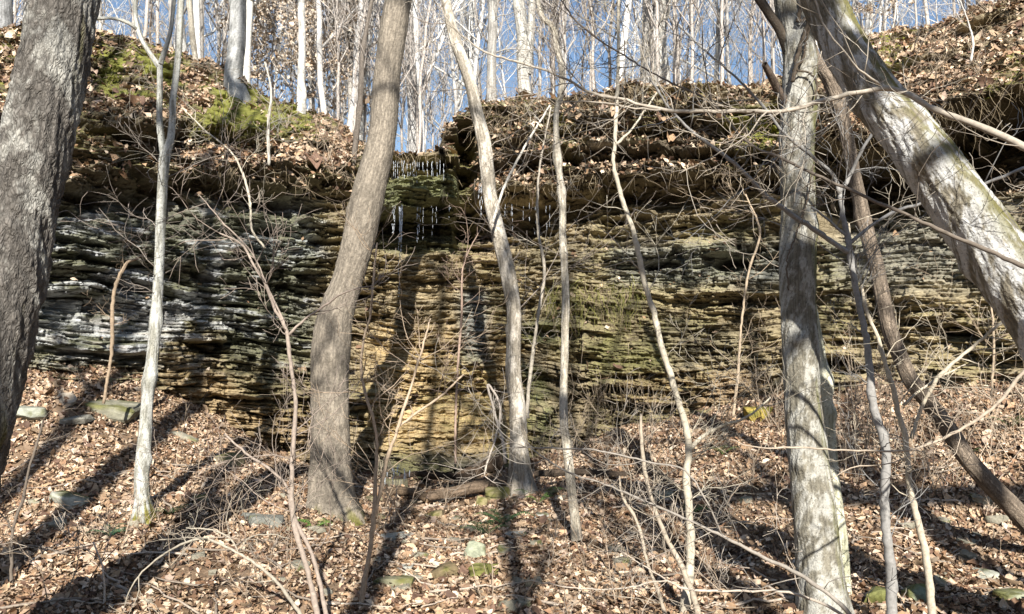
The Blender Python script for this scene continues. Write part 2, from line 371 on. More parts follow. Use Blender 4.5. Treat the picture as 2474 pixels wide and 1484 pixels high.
col = mixc(col, (0.075, 0.057, 0.036), zone(1990, 2900, 190, 450, 40) * .95)  # overhang shade painted into the rock beneath the far right brow
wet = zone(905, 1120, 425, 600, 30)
col = mixc(col, (0.15, 0.17, 0.09), wet * .8); col = mixc(col, (0.05, 0.045, 0.03), zone(880, 1180, 500, 585, 15) * .7)  # second tone is shade painted into the recess under the lower lip
wetd = zone(880, 1260, 1090, 1200, 20); col = mixc(col, (0.07, 0.07, 0.05), wetd * .85)
grn = np.maximum(zone(1330, 1500, 700, 860, 35) * sm(.35, .5, fbm(XX * 3, ZZ * 1.5, 3, 220)), zone(1420, 1620, 840, 900, 30) * sm(.45, .6, n1) * .8)
col = mixc(col, (0.20, 0.19, 0.07), grn * .7)
col = mixc(col, (0.16, 0.17, 0.07), zone(1260, 1340, 780, 1060, 25) * sm(.4, .6, n1) * .8)
# joints and layer-to-layer tone
col = col * (0.78 + 0.26 * lay + 0.24 * layc)[..., None] * (0.85 + .35 * n3)[..., None] * (0.75 + 0.5 * n2)[..., None]
flat = CN[..., 2]
mossn = fbm(XX * 1.3, ZZ * 1.3 + YY, 3, 230)
topz = np.clip(1 - (DY - 120) / 400, 0, 1)
col = mixc(col, (0.16, 0.12, 0.075), soft * sm(.15, .5, flat) * .9)
col = mixc(col, (0.20, 0.20, 0.03), sm(.10, .5, flat) * sm(.47, .58, mossn) * (topz * .9 + .25) * (1 - leftness * .2))
msz = np.maximum(zone(480, 800, 190, 330, 30), np.maximum(zone(230, 440, 130, 250, 25), zone(1750, 1900, 270, 350, 30)))
mossA = msz * sm(.35, .48, fbm(XX * 2.6, ZZ * 3.5, 3, 231))
col = mixc(col, (0.20, 0.205, 0.04), mossA * .9)
col = np.clip(col, 0.01, 0.8)
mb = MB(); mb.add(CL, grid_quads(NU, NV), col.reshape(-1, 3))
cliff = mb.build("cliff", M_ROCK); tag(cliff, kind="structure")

# ------------------------------------------------------------------ hill top behind the cliff edge
EU = CL[::6, -1, :]; EDX = DX[::6, -1]
sN = 46; sv = np.r_[0, np.cumsum(np.geomspace(0.08, 12, sN - 1))]
def hill(edge, s):
    sl = 0.55 * edge[..., 2] / edge[..., 1]
    k = 1 + s / edge[..., 1]
    x = edge[..., 0] * k; y = edge[..., 1] + s
    return np.stack([x, y, edge[..., 2] + s * sl + (fbm(x * .5, y * .5, 3, 300) - .5) * .5 * np.minimum(s, 3) / 3 - 0.12 * np.minimum(s * 2, 1)], -1)
HV = np.stack([hill(EU, s) for s in sv], 1)
HV[:, 0] = EU - np.array([0, 0, .01])
mb = MB(); mb.add(HV, grid_quads(len(EU), sN), (0.22, 0.16, 0.10)); tag(mb.build("hill_top", M_SOIL, smooth=True), kind="structure")
def edge_at(dx, s=0.0):
    i = int(np.argmin(np.abs(EDX - dx))); return hill(EU[i], np.array(float(s)))

# ------------------------------------------------------------------ leaves
def leaf_templates():
    out = []
    for k in range(5):
        r_ = np.random.RandomState(k + 3)
        n = 8; ys_ = np.linspace(-1, 1, 5)
        wv = [0.05, 0.42 + .1 * r_.rand(), 0.30 + .3 * r_.rand(), 0.45, 0.04]
        if k % 2: wv = [0.03, 0.30, 0.55, 0.36, 0.03]
        V = []
        for y, w_ in zip(ys_, wv): V += [(-w_ * (0.8 + .4 * r_.rand()), y + .1 * r_.randn(), 0), (0, y, 0), (w_ * (0.8 + .4 * r_.rand()), y + .1 * r_.randn(), 0)]
        V = np.array(V); i = np.arange(15).reshape(5, 3)
        Q = np.concatenate([np.stack([i[:-1, a], i[:-1, a + 1], i[1:, a + 1], i[1:, a]], -1) for a in (0, 1)])
        out.append((V, Q))
    return out
LT = leaf_templates()
PAL = np.array([(0.48, 0.355, 0.235), (0.63, 0.495, 0.36), (0.40, 0.27, 0.165), (0.27, 0.165, 0.10), (0.71, 0.595, 0.455), (0.16, 0.10, 0.07), (0.44, 0.32, 0.22), (0.56, 0.43, 0.34)])
PAL = PAL * np.array([1.0, .965, .93]); PALP = np.array([.18, .15, .16, .16, .07, .14, .09, .05])
def leaves(mb, P, N, size, r_, tilt=0.45, pal=PAL, palp=PALP, lift=0.012):
    """P (n,3) points, N (n,3) normals"""
    n = len(P); k = r_.randint(0, len(LT), n)
    for t_ in range(len(LT)):
        s_ = np.where(k == t_)[0]
        if not len(s_): continue
        m = len(s_); V, Q = LT[t_]
        sz = size * np.exp(r_.randn(m) * .42) / 2
        c1 = r_.randn(m) * .5 + .35; c2 = r_.randn(m) * .35; tw = r_.randn(m) * .4
        x = V[None, :, 0] * np.ones((m, 1)); y = V[None, :, 1] * np.ones((m, 1))
        z = c1[:, None] * x ** 2 * 1.6 + c2[:, None] * y ** 2 * .6 + tw[:, None] * x * y + .08 * r_.randn(m, V.shape[0])
        L = np.stack([x, y, z], -1) * sz[:, None, None]
        nn = N[s_] + r_.randn(m, 3) * tilt; nn /= np.linalg.norm(nn, axis=1)[:, None]
        a = r_.randn(m, 3); a -= (a * nn).sum(1)[:, None] * nn; a /= np.linalg.norm(a, axis=1)[:, None]
        b = np.cross(nn, a)
        Wd = L[..., 0:1] * a[:, None] + L[..., 1:2] * b[:, None] + L[..., 2:3] * nn[:, None] + P[s_][:, None] + N[s_][:, None] * (lift * r_.rand(m, 1, 1) * 3 + .004)
        q = (Q[None] + (np.arange(m) * V.shape[0])[:, None, None]).reshape(-1, 4)
        c = pal[r_.choice(len(pal), m, p=palp / palp.sum())] * (0.56 + .62 * r_.rand(m, 1)) * (.70 + .55 * fbm(P[s_][:, 0] * 1.4, P[s_][:, 1] * 1.4 + P[s_][:, 2], 3, 501))[:, None]
        mb.add(Wd.reshape(-1, 3), q, np.repeat(c, V.shape[0], 0))
r_ = np.random.RandomState(11)
def ground_pts(n, x0, x1, y0, y1):
    x = r_.uniform(x0, x1, n); y = r_.uniform(y0, y1, n)
    d = 0.05; z = gz(x, y); zx = (gz(x + d, y) - z) / d; zy = (gz(x, y + d) - z) / d
    N = np.stack([-zx, -zy, np.ones(n)], -1); N /= np.linalg.norm(N, axis=1)[:, None]
    return np.stack([x, y, z], -1), N
mb = MB()
P, N = ground_pts(240000, -8.5, 8.5, 4.6, 13.6)
keep = (np.abs(P[:, 0]) < 0.78 * P[:, 1] + 1)
# the wet stream bed keeps fewer leaves
dx_, dy_ = scr(P[:, 0], P[:, 1], P[:, 2])
keep &= ~((dx_ > 890) & (dx_ < 1210) & (dy_ > 1120) & (dy_ < 1185) & (r_.rand(len(P)) < .8))
dens = fbm(P[:, 0] * 1.3, P[:, 1] * 1.3, 3, 77); keep &= r_.rand(len(P)) < sm(.25, .45, dens) * .75 + .25
leaves(mb, P[keep], N[keep], 0.051, r_, .5)
tag(mb.build("leaf_litter", M_LEAF), "fallen tan and brown leaves covering the ravine floor", "leaf litter", kind="stuff")
mb = MB()
slope_w = np.clip((flat - .25) * 2, 0, 1) * (0.35 + soft) * (DY < 950) * (0.012 + 1.0 * (DY < 470)) * (1 - .97 * RECM)
slope_w += zone(430, 860, 345, 405, 12) * (flat > .1) * 1.5
slope_w = slope_w * (1 - .95 * mossA) * (1 - zone(890, 1140, 370, 1200, 5))
pr = slope_w.ravel(); pr = pr / pr.sum(); ii = r_.choice(len(pr), 38000, p=pr)
leaves(mb, CL.reshape(-1, 3)[ii] + r_.randn(len(ii), 3) * .01, CN.reshape(-1, 3)[ii] * .5 + np.array([0, -.25, .5]), 0.075, r_, .6)
e = EU[r_.randint(0, len(EU), 9000)]; s = r_.rand(9000) ** 2 * 6; P = hill(e, s)
leaves(mb, P, np.tile([0, 0, 1.0], (9000, 1)), 0.09, r_, .6)
tag(mb.build("ledge_leaves", M_LEAF), "dry leaves lodged on the ledges and the slope above the cliff", "leaf litter", kind="stuff")

# ------------------------------------------------------------------ twig growth
def walk(r, p, d, L, n, wob=0.25, up=0.1):
    d = d / np.linalg.norm(d); st = L / (n - 1); P = [p]
    for i in range(n - 1):
        d = d + r.randn(3) * wob + np.array([0, 0, up]); d /= np.linalg.norm(d); P.append(P[-1] + d * st)
    return np.array(P), d
def grow(mb, r, p, d, L, rad, depth, col, sides=4, wob=0.22, up=0.06, kids=4, minr=0.0016, flatY=1.0):
    n = 7 if depth else 5
    P, de = walk(r, p, d, L, n, wob, up)
    rr_ = np.linspace(rad, max(rad * .35, minr), n)
    tube(mb, P, rr_, sides, col)
    if depth > 0:
        for _ in range(kids):
            i = r.randint(1, n); a = P[i]; t_ = P[min(i + 1, n - 1)] - P[i - 1]; t_ /= np.linalg.norm(t_)
            o = r.randn(3); o[1] *= flatY; o -= o.dot(t_) * t_; o /= np.linalg.norm(o) + 1e-9
            grow(mb, r, a, t_ * .75 + o * (.5 + .5 * r.rand()), L * (.35 + .3 * r.rand()), max(rr_[i] * .6, minr), depth - 1, col, 3, wob, up, max(2, kids - 1), minr, flatY)
    return P

# ------------------------------------------------------------------ big modelled trunks
def bark_tube(path, Y, sides=72, step=0.02, base_col=(0.3, 0.27, 0.23), amp=0.012, seed=0, moss=None, lichen=None, knots=4, Yend=None, ridge=(9, 5), flare=0.0):
    """path rows (dx,dy,halfwidth) top to bottom; returns V,Q,col,P,r,base"""
    n0 = len(path)
    Ys = np.linspace(Y if Yend is None else Yend, Y, n0)
    pts = []
    for (a, b, hw), yy in zip(path, Ys):
        hw = hw * .95
        p = W(a, b, yy); dpt = p[1] * CP + p[2] * SP; pts.append([*p, hw / F * dpt])
    pts = np.array(pts); L = np.linalg.norm(np.diff(pts[:, :3], axis=0), axis=1).sum()
    n = int(L / step) + 2; Q = spline(pts, n); P = Q[:, :3]; r = Q[:, 3]
    T = np.gradient(P, axis=0); T /= np.linalg.norm(T, axis=1)[:, None]
    ref = np.array([0, 1.0, 0]); N = np.cross(T, ref); N /= np.linalg.norm(N, axis=1)[:, None]; B = np.cross(T, N)
    if N[0, 0] < 0: N = -N; B = -B      # N points right, so angle 0 = right in picture
    B = np.where((B[:, 1] > 0)[:, None], -B, B)   # B towards the camera: angle 90 = facing us
    a = np.arange(sides) * 2 * np.pi / sides
    s = np.linspace(0, L, n)
    A, SS = np.meshgrid(a, s)
    ca, sa = np.cos(A), np.sin(A)
    rf = ridge
    nz = fbm(ca * rf[0] * .35 + 30 + sa * 3.1, SS * rf[1] + sa * rf[0] * .35, 4, seed) - .5
    rid = np.abs(fbm(ca * rf[0] + 9 + 5 * sa, SS * rf[1] * .55 + sa * rf[0], 3, seed + 3) - .5) * 2
    big = fbm(ca * 1.2 + 5, SS * 1.6 + sa * 1.2, 3, seed + 5) - .5
    rad = r[:, None] * (1 + 0.13 * big) + amp * (nz * 1.6 - 1.2 * np.clip(.35 - rid, 0, 1))
    rr0 = np.random.RandomState(seed + 77)
    for _ in range(knots):
        ka = rr0.rand() * 6.28; ks = rr0.rand() * L; kr = .05 + .05 * rr0.rand()
        da = np.angle(np.exp(1j * (A - ka))) * r[:, None]; rad = rad + .025 * np.exp(-(da ** 2 + (SS - ks) ** 2) / kr ** 2)
    if flare: rad = rad + r[-1] * flare * np.exp(-(L - SS) / (r[-1] * 1.3)) * (.35 + 1.0 * np.clip(np.cos(A * 5 + 2.5 * np.sin(A + seed) + seed), -.3, 1))
    V = P[:, None] + rad[..., None] * (ca[..., None] * N[:, None] + sa[..., None] * B[:, None])
    c = np.tile(np.array(base_col), A.shape + (1,)) * (0.8 + .4 * fbm(ca * 2 + 9, SS * 2 + sa * 2, 4, seed + 8))[..., None]
    c = c * (0.62 + .38 * sm(.05, .4, rid))[..., None]
    if lichen is not None:
        lc, thr, sc = lichen
        ln = fbm(ca * sc * .25 + 19, SS * sc + sa * sc * .25, 5, seed + 11); ln = ln * .7 + .3 * fbm(ca * sc * 2 + 3, SS * sc * 6 + sa * sc * 2, 3, seed + 12); c = mixc(c, lc, sm(thr - .06, thr + .10, ln) * .9)
    if moss is not None:
        ma, mw, mthr, mc = moss[:4]
        da = np.abs(np.angle(np.exp(1j * (A - ma))))
        mn = fbm(ca * 3 + 7, SS * 3.2 + sa * 3, 4, seed + 13)
        m_ = sm(mw, mw * .4, da + (mn - .5) * 1.6) * sm(mthr, mthr + .12, mn)
        if len(moss) > 4: m_ = np.maximum(m_, sm(L - moss[4], L - moss[4] * .3, SS + (mn - .5) * .5) * sm(.4, .52, mn))
        c = mixc(c, mc, m_)
    qd = tubeq(n, sides)
    return V, qd, c.reshape(-1, 3), P, r
def place_tree(name, label, cat, path, Y, mat, limbs=(), twig_spec=None, group=None, part='trunk', **kw):
    V, Q, c, P, r = bark_tube(path, Y, **kw)
    base = P[-1].copy(); o = thing(name, label, cat, base, group)
    mb = MB(); mb.add(V, Q, c); mb.build(part, mat, o, base, smooth=True)
    for lp in limbs:
        d = dict(kw); d.update(sides=20, knots=0, flare=0, amp=0.003, moss=None); lpath, yy, ye = lp[:3]
        if len(lp) > 3: d.update(lp[3])
        V, Q, c, _, _ = bark_tube(lpath, yy, Yend=ye, **d); m2 = MB(); m2.add(V, Q, c); m2.build('limb', mat, o, base, smooth=True)
    if twig_spec:
        m3 = MB(); twig_spec(m3, P, r); m3.build('twigs', M_TWIG, o, base)
    return o, P, r
def side_twigs(seed, n, L, rad, col, depth=2, lo=0.0, hi=0.8, kids=4, up=.05):
    def f(m3, P, r):
        g = np.random.RandomState(seed)
        for _ in range(n):
            i = g.randint(int(lo * (len(P) - 2)), int(hi * (len(P) - 2)) + 1)
            t_ = P[max(i - 3, 0)] - P[i + 1]; t_ /= np.linalg.norm(t_) + 1e-9
            o = g.randn(3); o[1] *= .7; o -= o.dot(t_) * t_; o /= np.linalg.norm(o)
            grow(m3, g, P[i], t_ * .55 + o, L * (.5 + .9 * g.rand()), rad * (.6 + .6 * g.rand()), depth, np.array(col) * (.75 + .5 * g.rand()), 4, .2, up, kids)
    return f
GREY = (0.30, 0.27, 0.22); MOSSC = (0.15, 0.14, 0.04); WHITE = (0.62, 0.61, 0.56)
place_tree("oak_tree", "thick grey scaly-barked tree trunk leaning right at the left edge of the photo", "tree",
    [(190,-160,70),(156,0,76),(122,186,80),(85,355,85),(50,500,87),(15,695,87),(-30,890,88),(-58,1003,89),(-90,1120,92),(-130,1330,98),(-165,1530,118),(-172,1600,140)], 4.5, M_BARKV,
    base_col=(0.17, 0.155, 0.135), amp=0.026, seed=1, moss=(0.2, .5, .55, (0.14, 0.13, 0.05)), lichen=((0.36, 0.35, 0.31), .55, 6), sides=110, step=.015, ridge=(16, 14))
place_tree("beech_tree", "stout S-curved smooth tan tree trunk left of the waterfall", "tree",
    [(985,-140,34),(962,0,35),(936,169,34),(921,339,36),(885,490,41),(865,585,41),(836,686,39),(811,760,44),(800,850,49),(797,950,48),(797,1050,49),(799,1150,52),(803,1215,60),(808,1255,74),(810,1290,86)], 9.5, M_BARK,
    base_col=(0.29, 0.25, 0.195), amp=0.011, seed=2, flare=.18, moss=(0.1, .45, .62, MOSSC, .35), sides=90, step=.02, ridge=(14, 12))
T2 = [(1050,-120,11),(1076,0,12),(1095,85,14),(1136,203,15),(1151,271,16),(1168,339,18),(1176,406,18),(1188,502,18),(1205,568,19),(1232,686,19),(1241,754,19),(1240,822,19),(1239,906,20),(1250,985,21),(1251,1015,22),(1254,1083,23),(1259,1150,29),(1264,1191,38),(1266,1215,44)]
place_tree("maple_tree", "pale peeling trunk curving up from the foot of the waterfall and leaning left", "tree", T2, 10.5, M_BARK,
    base_col=(0.42, 0.37, 0.29), amp=0.010, seed=3, flare=.35, lichen=((0.66, 0.6, 0.5), .5, 5), sides=64, ridge=(12, 4),
    twig_spec=side_twigs(31, 7, 1.1, .008, (.33, .28, .23), 1, .1, .7))
place_tree("young_tree", "slim straight pale trunk with a dark kinked top right of the waterfall", "tree",
    [(1290,-60,6),(1298,0,6),(1312,44,7),(1336,68,8),(1344,112,8),(1356,162,8),(1356,220,8),(1344,271,7),(1344,339,8),(1349,406,8),(1359,502,9),(1359,568,9),(1363,635,9),(1366,720,10),(1365,788,10),(1363,889,10),(1361,985,11),(1363,1032,11),(1373,1116,12),(1380,1184,12),(1390,1269,13),(1393,1303,16)], 8.6, M_BARK,
    base_col=(0.45, 0.40, 0.31), amp=0.005, seed=4, lichen=((0.6, 0.55, 0.45), .5, 5), sides=40, twig_spec=side_twigs(32, 16, .9, .006, (.30, .25, .2), 2, .0, .55))
place_tree("forked_tree", "slender white-barked tree forking high into two stems in front of the left cliff", "tree",
    [(411,339,9),(404,360,11),(399,374,13),(396,400,13),(393,440,12),(391,483,12),(388,551,12),(384,652,12),(377,754,13),(369,855,14),(357,957,15),(355,981,15),(350,1049,17),(342,1150,18),(343,1210,20),(345,1248,27),(345,1270,32)], 8.0, M_BARKL,
    limbs=[([(445,-90,7),(437,0,8),(432,118,8),(425,186,8),(418,237,8),(416,288,8),(411,339,9),(404,370,9)], 8.0, 8.0), ([(386,159,7),(386,220,7),(386,305,8),(394,365,9),(398,395,8)], 8.0, 8.0),
           ([(318,-80,4),(325,0,5),(330,57,6),(342,95,6),(366,135,6),(384,162,7)], 8.0, 8.0), ([(428,-80,4),(420,0,5),(410,85,5),(400,118,6),(388,155,7)], 8.0, 8.0), ([(180,60,2),(232,46,4),(285,47,4),(320,62,5),(332,72,5)], 8.0, 7.8)],
    base_col=(0.36, 0.35, 0.29), amp=0.006, seed=5, flare=.15, lichen=((.54, .54, .49), .46, 9), moss=(0.2, .5, .6, (0.2, .18, .04), .2), sides=48, twig_spec=side_twigs(33, 8, .8, .006, (.28, .24, .2), 2, .0, .5))
T5 = [(1896,-130,40),(1907,0,40),(1919,68,40),(1931,135,40),(1931,203,41),(1925,339,42),(1925,420,41),(1927,483,41),(1925,600,44),(1925,640,45),(1927,754,43),(1934,855,43),(1939,985,44),(1950,1080,49),(1964,1200,52),(1974,1320,54),(1984,1440,60),(1990,1500,72),(1992,1560,90)]
o5, P5, r5 = place_tree("hickory_tree", "stout upright lichen-speckled grey trunk on the right with moss down its right side", "tree", T5, 6.0, M_BARKL,
    limbs=[([(1800,-80,11),(1829,-10,12),(1858,35,12),(1885,75,13),(1905,130,14)], 6.0, 5.9, dict(base_col=(.10, .08, .06), lichen=None)), ([(1846,155,8),(1862,185,10),(1880,220,11),(1905,262,12)], 6.0, 5.8, dict(base_col=(.16, .12, .09), lichen=None))],
    base_col=(0.24, 0.22, 0.17), amp=0.013, seed=6, flare=.12, lichen=((0.44, 0.43, 0.38), .49, 12), moss=(0.3, 1.1, .42, (0.17, 0.165, 0.07)), sides=100, step=.015, ridge=(18, 9), knots=9)
def vine(parent_o, pts, Y, rad, col):
    P = spline(np.array([W(a, b, Y) for a, b in pts]), 50); P = P + (np.random.RandomState(len(pts)).randn(50, 3) * .004)
    m = MB(); tube(m, P, rad, 6, col); m.build('vine', M_TWIG, parent_o, np.array(parent_o.location), True)
vine(o5, [(1934,-40),(1936,0),(1934,50),(1952,48),(1945,80),(1930,120),(1922,160),(1915,195)], 5.84, .016, (.09, .07, .05))
vine(o5, [(1955,60),(1948,100),(1940,140),(1925,170),(1950,175),(1968,190),(1972,240)], 5.84, .008, (.09, .07, .05))
vine(o5, [(1965,400),(1950,480),(1925,560),(1900,640),(1905,700)], 5.84, .006, (.14, .11, .08))
place_tree("young_tree", "thin mossy pale stem rising behind the stout upright right-hand trunk", "tree",
    [(1960,700,5),(1975,790,7),(1985,855,9),(1993,930,12),(2000,1000,14),(2012,1150,15),(2030,1300,17),(2040,1450,20),(2042,1520,25)], 6.5, M_BARKL, base_col=(.45, .44, .30), lichen=((.66, .64, .5), .42, 6), moss=(3.1, .7, .5, MOSSC), amp=.004, seed=7, sides=36)
place_tree("leaning_tree", "thick leaning tree trunk across the upper right corner, lichen-white with a mossy upper edge", "tree",
    [(1850,-260,42),(1918,-110,46),(1984,0,50),(2042,120,54),(2108,223,60),(2198,330,66),(2288,449,72),(2406,618,78),(2506,760,82),(2620,940,98),(2760,1180,105),(2860,1370,115),(2930,1520,140)], 4.5, M_BARKL,
    base_col=(0.27, 0.24, 0.18), amp=0.014, seed=8, lichen=((0.56, 0.56, 0.54), .47, 12), moss=(0.35, 1.7, .36, (0.16, 0.148, 0.06)), sides=120, step=.014, ridge=(20, 13), knots=3)
place_tree("leaning_tree", "slimmer brown trunk leaning left behind the thick lichen-covered leaning trunk", "tree",
    [(1880,-120,11.8),(1925,0,12.6),(1975,152,14.3),(2015,220,15.1),(2043,322,16.0),(2066,440,16.8),(2080,500,17.6),(2100,585,18.5),(2114,635,18.5),(2131,720,18.5),(2151,805,19.3),(2171,855,19.3),(2198,916,20.2),(2249,981,21.0),(2286,1032,21.8),(2337,1110,22.7),(2388,1167,23.5),(2439,1218,24.4),(2500,1285,26.9),(2560,1350,33.6)], 7.6, M_BARKV,
    base_col=(0.30, 0.24, 0.18), amp=0.007, seed=9, sides=60, ridge=(12, 6))

# ------------------------------------------------------------------ saplings, traced stems
def sapling(name, label, stems, Y, col, seed, ntw=10, tl=.6, depth=2, cat="sapling", mat=None, kids=4, twr=.0045, group=None):
    """stems: list of rows (dx,dy,hw[,dY])"""
    g = np.random.RandomState(seed); base = None; o = None
    for k, st in enumerate(stems):
        pts = []; tw = MB()
        for q in st:
            yy = Y + (q[3] if len(q) > 3 else 0); p = W(q[0], q[1], yy); pts.append([*p, q[2] * (.72 if cat == 'branch' else .95) / F * yy])
        pts = np.array(pts)
        Lp = np.linalg.norm(np.diff(pts[:, :3], axis=0), axis=1).sum(); n = max(8, int(Lp / .04))
        Q = spline(pts, n); P = Q[:, :3] + g.randn(n, 3) * .0022; r = Q[:, 3] * (1 + .14 * g.randn(n) * .5)
        if o is None:
            base = P[-1].copy(); o = thing(name, label, cat, base, group)
        m = MB(); cc = np.array(col) * (.8 + .4 * fbm(np.arange(n) * .15, np.zeros(n) + k, 3, seed))[:, None]
        tube(m, P, r, 8, np.repeat(cc, 8, 0)); so = m.build('stem', mat or M_TWIG, o, base, True)
        for _ in range(int(ntw * Lp / 2 * 1.1) + 1):
            i = g.randint(0, int(n * .8)); t_ = P[max(i - 2, 0)] - P[min(i + 2, n - 1)]; t_ /= np.linalg.norm(t_) + 1e-9
            s_ = g.randn(3); s_[1] *= .7; s_ -= s_.dot(t_) * t_; s_ /= np.linalg.norm(s_)
            grow(tw, g, P[i], t_ * .7 + s_, tl * (.4 + g.rand()), min(twr, r[i] * .6), depth, np.array(col) * (.7 + .5 * g.rand()), 4, .2, .04, kids)
        if tw.n: tw.build('twigs', M_TWIG, so, base)
    return o
PALE = (.50, .45, .35); TAN = (.42, .33, .23); DARK = (.17, .14, .11); GR = (.28, .27, .25)
sapling("sapling", "thin grey pale-banded sapling between the upright trunk and the brown leaning trunk", [
    [(2029,464,6),(2032,502,6),(2046,568,8),(2059,652,8),(2075,737,8),(2087,788,9),(2100,889,10),(2110,985,11),(2114,998,11),(2134,1059,12),(2141,1116,12),(2136,1184,12),(2139,1269,12),(2151,1370,13),(2154,1500,15),(2155,1600,18)],
    [(2127,291,3,-.1),(2083,362,4,-.1),(2050,430,5),(2029,466,6)],
    [(1640,60,2,-.2),(1700,120,3,-.2),(1780,190,3,-.15),(1846,261,4,-.1),(1893,322,4,-.1),(1968,383,5),(2015,427,5),(2029,470,6)],
    [(1560,170,2,-.5),(1600,240,3,-.4),(1663,311,4,-.3),(1772,393,5,-.3),(1863,483,6,-.2),(1960,550,7,-.1),(2010,585,7),(2052,612,8)],
    [(2474,405,4,-.3),(2354,454,4,-.2),(2269,483,4,-.1),(2185,503,4),(2110,541,4),(2056,585,5)],
    [(1960,500,3),(2010,540,3),(2045,570,4)]], 5.6, GR, 51, 8, .55)
sapling("sapling", "slender crooked pale sapling rising from bottom right of centre past the cliff top", [
    [(1500,-50,3),(1495,0,4),(1493,135,4),(1490,240,5),(1485,339,5),(1481,389,5),(1491,440,6),(1505,490,6),(1522,534,6),(1539,595,7),(1549,645,7),(1562,703,7),(1579,754,7),(1590,805,7),(1603,855,8),(1620,906,8),(1634,957,8),(1645,990,8),(1660,1049,9),(1663,1100,9),(1657,1150,10),(1663,1218,10),(1668,1320,11),(1663,1404,12),(1650,1500,14),(1648,1560,16)],
    [(1590,220,2),(1555,270,3),(1520,320,3),(1487,350,4)], [(1860,960,2,-.2),(1800,1010,3,-.2),(1740,1030,4,-.1),(1690,1060,5),(1663,1090,6)]], 6.2, PALE, 52, 9, .6)
sapling("sapling", "V-forked tan sapling just right of the stout S-curved trunk", [
    [(911,585,2),(900,690,3),(895,754,3),(875,838,3),(872,889,4),(889,974,4),(902,1015,4),(906,1184,5),(899,1286,6),(885,1380,6),(872,1455,7),(862,1530,8)],
    [(1040,770,2,.2),(1011,872,3,.1),(997,923,3,.1),(977,981,4),(956,1049,4),(936,1106,5),(919,1184,5),(905,1250,5)], [(800,690,2,-.1),(760,650,1,-.1),(840,640,2)][::-1][:0] or [(1120,905,2,.2),(1060,960,3,.1),(990,1010,3,.1),(965,1030,3)]], 6.5, (.44, .34, .24), 53, 7, .6)
sapling("sapling", "Y-shaped reddish-tan sapling left of the stout S-curved trunk", [
    [(532,564,2),(589,595,3),(609,635,3),(637,679,4),(664,747,4),(694,805,5),(697,838,5),(708,923,5),(714,981,5),(711,1032,6),(704,1167,6),(711,1269,7),(745,1387,7),(769,1500,8),(775,1560,9)],
    [(905,690,1,-.1),(850,700,2,-.1),(775,744,3),(728,778,3),(697,808,4)], [(480,470,1),(540,540,2),(600,600,2),(650,700,2),(690,790,3)],
    [(542,1049,2,.2),(593,1093,3,.1),(670,1150,4),(694,1177,4),(704,1232,5),(752,1337,5),(792,1500,6)]], 6.0, (.33, .27, .22), 54, 8, .6)
sapling("sapling", "arched pale sapling bent over the shadowed leaves at bottom left", [
    [(300,1470,1.4),(308,1438,1.4),(335,1391,2.1),(356,1370,2.1),(423,1323,2.8),(481,1303,3.5),(576,1337,3.5),(660,1397,4.2),(731,1500,4.9),(760,1570,5.6)],
    [(450,1275,1.4),(540,1290,2.1),(570,1320,2.1),(576,1340,2.1)], [(600,1365,1.4),(560,1390,1.4),(520,1370,1.4),(480,1340,1.4)][:0] or [(700,1300,0.7),(640,1290,1.4),(600,1300,1.4),(580,1330,2.1)]], 5.9, (.36, .32, .25), 55, 5, .35)
sapling("sapling", "thin dark wavy sapling in the leaves at the lower left edge", [
    [(104,1015,1),(102,1025,2),(88,1076,3),(68,1144,3),(54,1211,4),(30,1279,4),(28,1360,4),(27,1440,5)], [(0,1240,2),(15,1255,2),(30,1285,3)]], 6.6, DARK, 56, 6, .35)
sapling("dead_sapling", "bent brown dead sapling hooked over in front of the grey left cliff", [
    [(356,612,2),(330,625,3),(308,635,4),(295,655,5),(281,686,5),(271,771,5),(271,822,5),(266,880,4),(257,935,4),(250,975,4)]], 9.6, (.33, .25, .17), 57, 4, .4)
sapling("sapling", "crooked pale sapling at the lower right between grey banded sapling and brown leaning trunk", [
    [(2050,540,2),(2056,601,4),(2080,686,4),(2093,754,5),(2117,805,5),(2134,866,6),(2161,957,7),(2170,1000,7),(2185,1049,8),(2191,1116,8),(2202,1201,9),(2219,1269,9),(2235,1337,10),(2246,1421,10),(2252,1500,11),(2255,1570,13)],
    [(2474,744,3,-.2),(2422,778,4,-.2),(2354,835,4,-.1),(2269,910,5,-.1),(2225,985,5),(2200,1060,5)], [(2330,880,2),(2240,930,3),(2180,980,4)]], 5.8, (.48, .42, .32), 58, 9, .55)
sapling("sapling", "leaning forked sapling at the bottom centre right, its stem crossing the dark shadow", [
    [(1549,1000,3),(1549,1032,4),(1556,1133,5),(1573,1201,5),(1600,1279,6),(1650,1377,7),(1690,1500,8),(1700,1570,9)], [(1498,1150,2),(1498,1184,3),(1539,1262,4),(1566,1370,4),(1593,1438,5),(1620,1540,6)]], 6.0, (.40, .34, .26), 59, 9, .5)
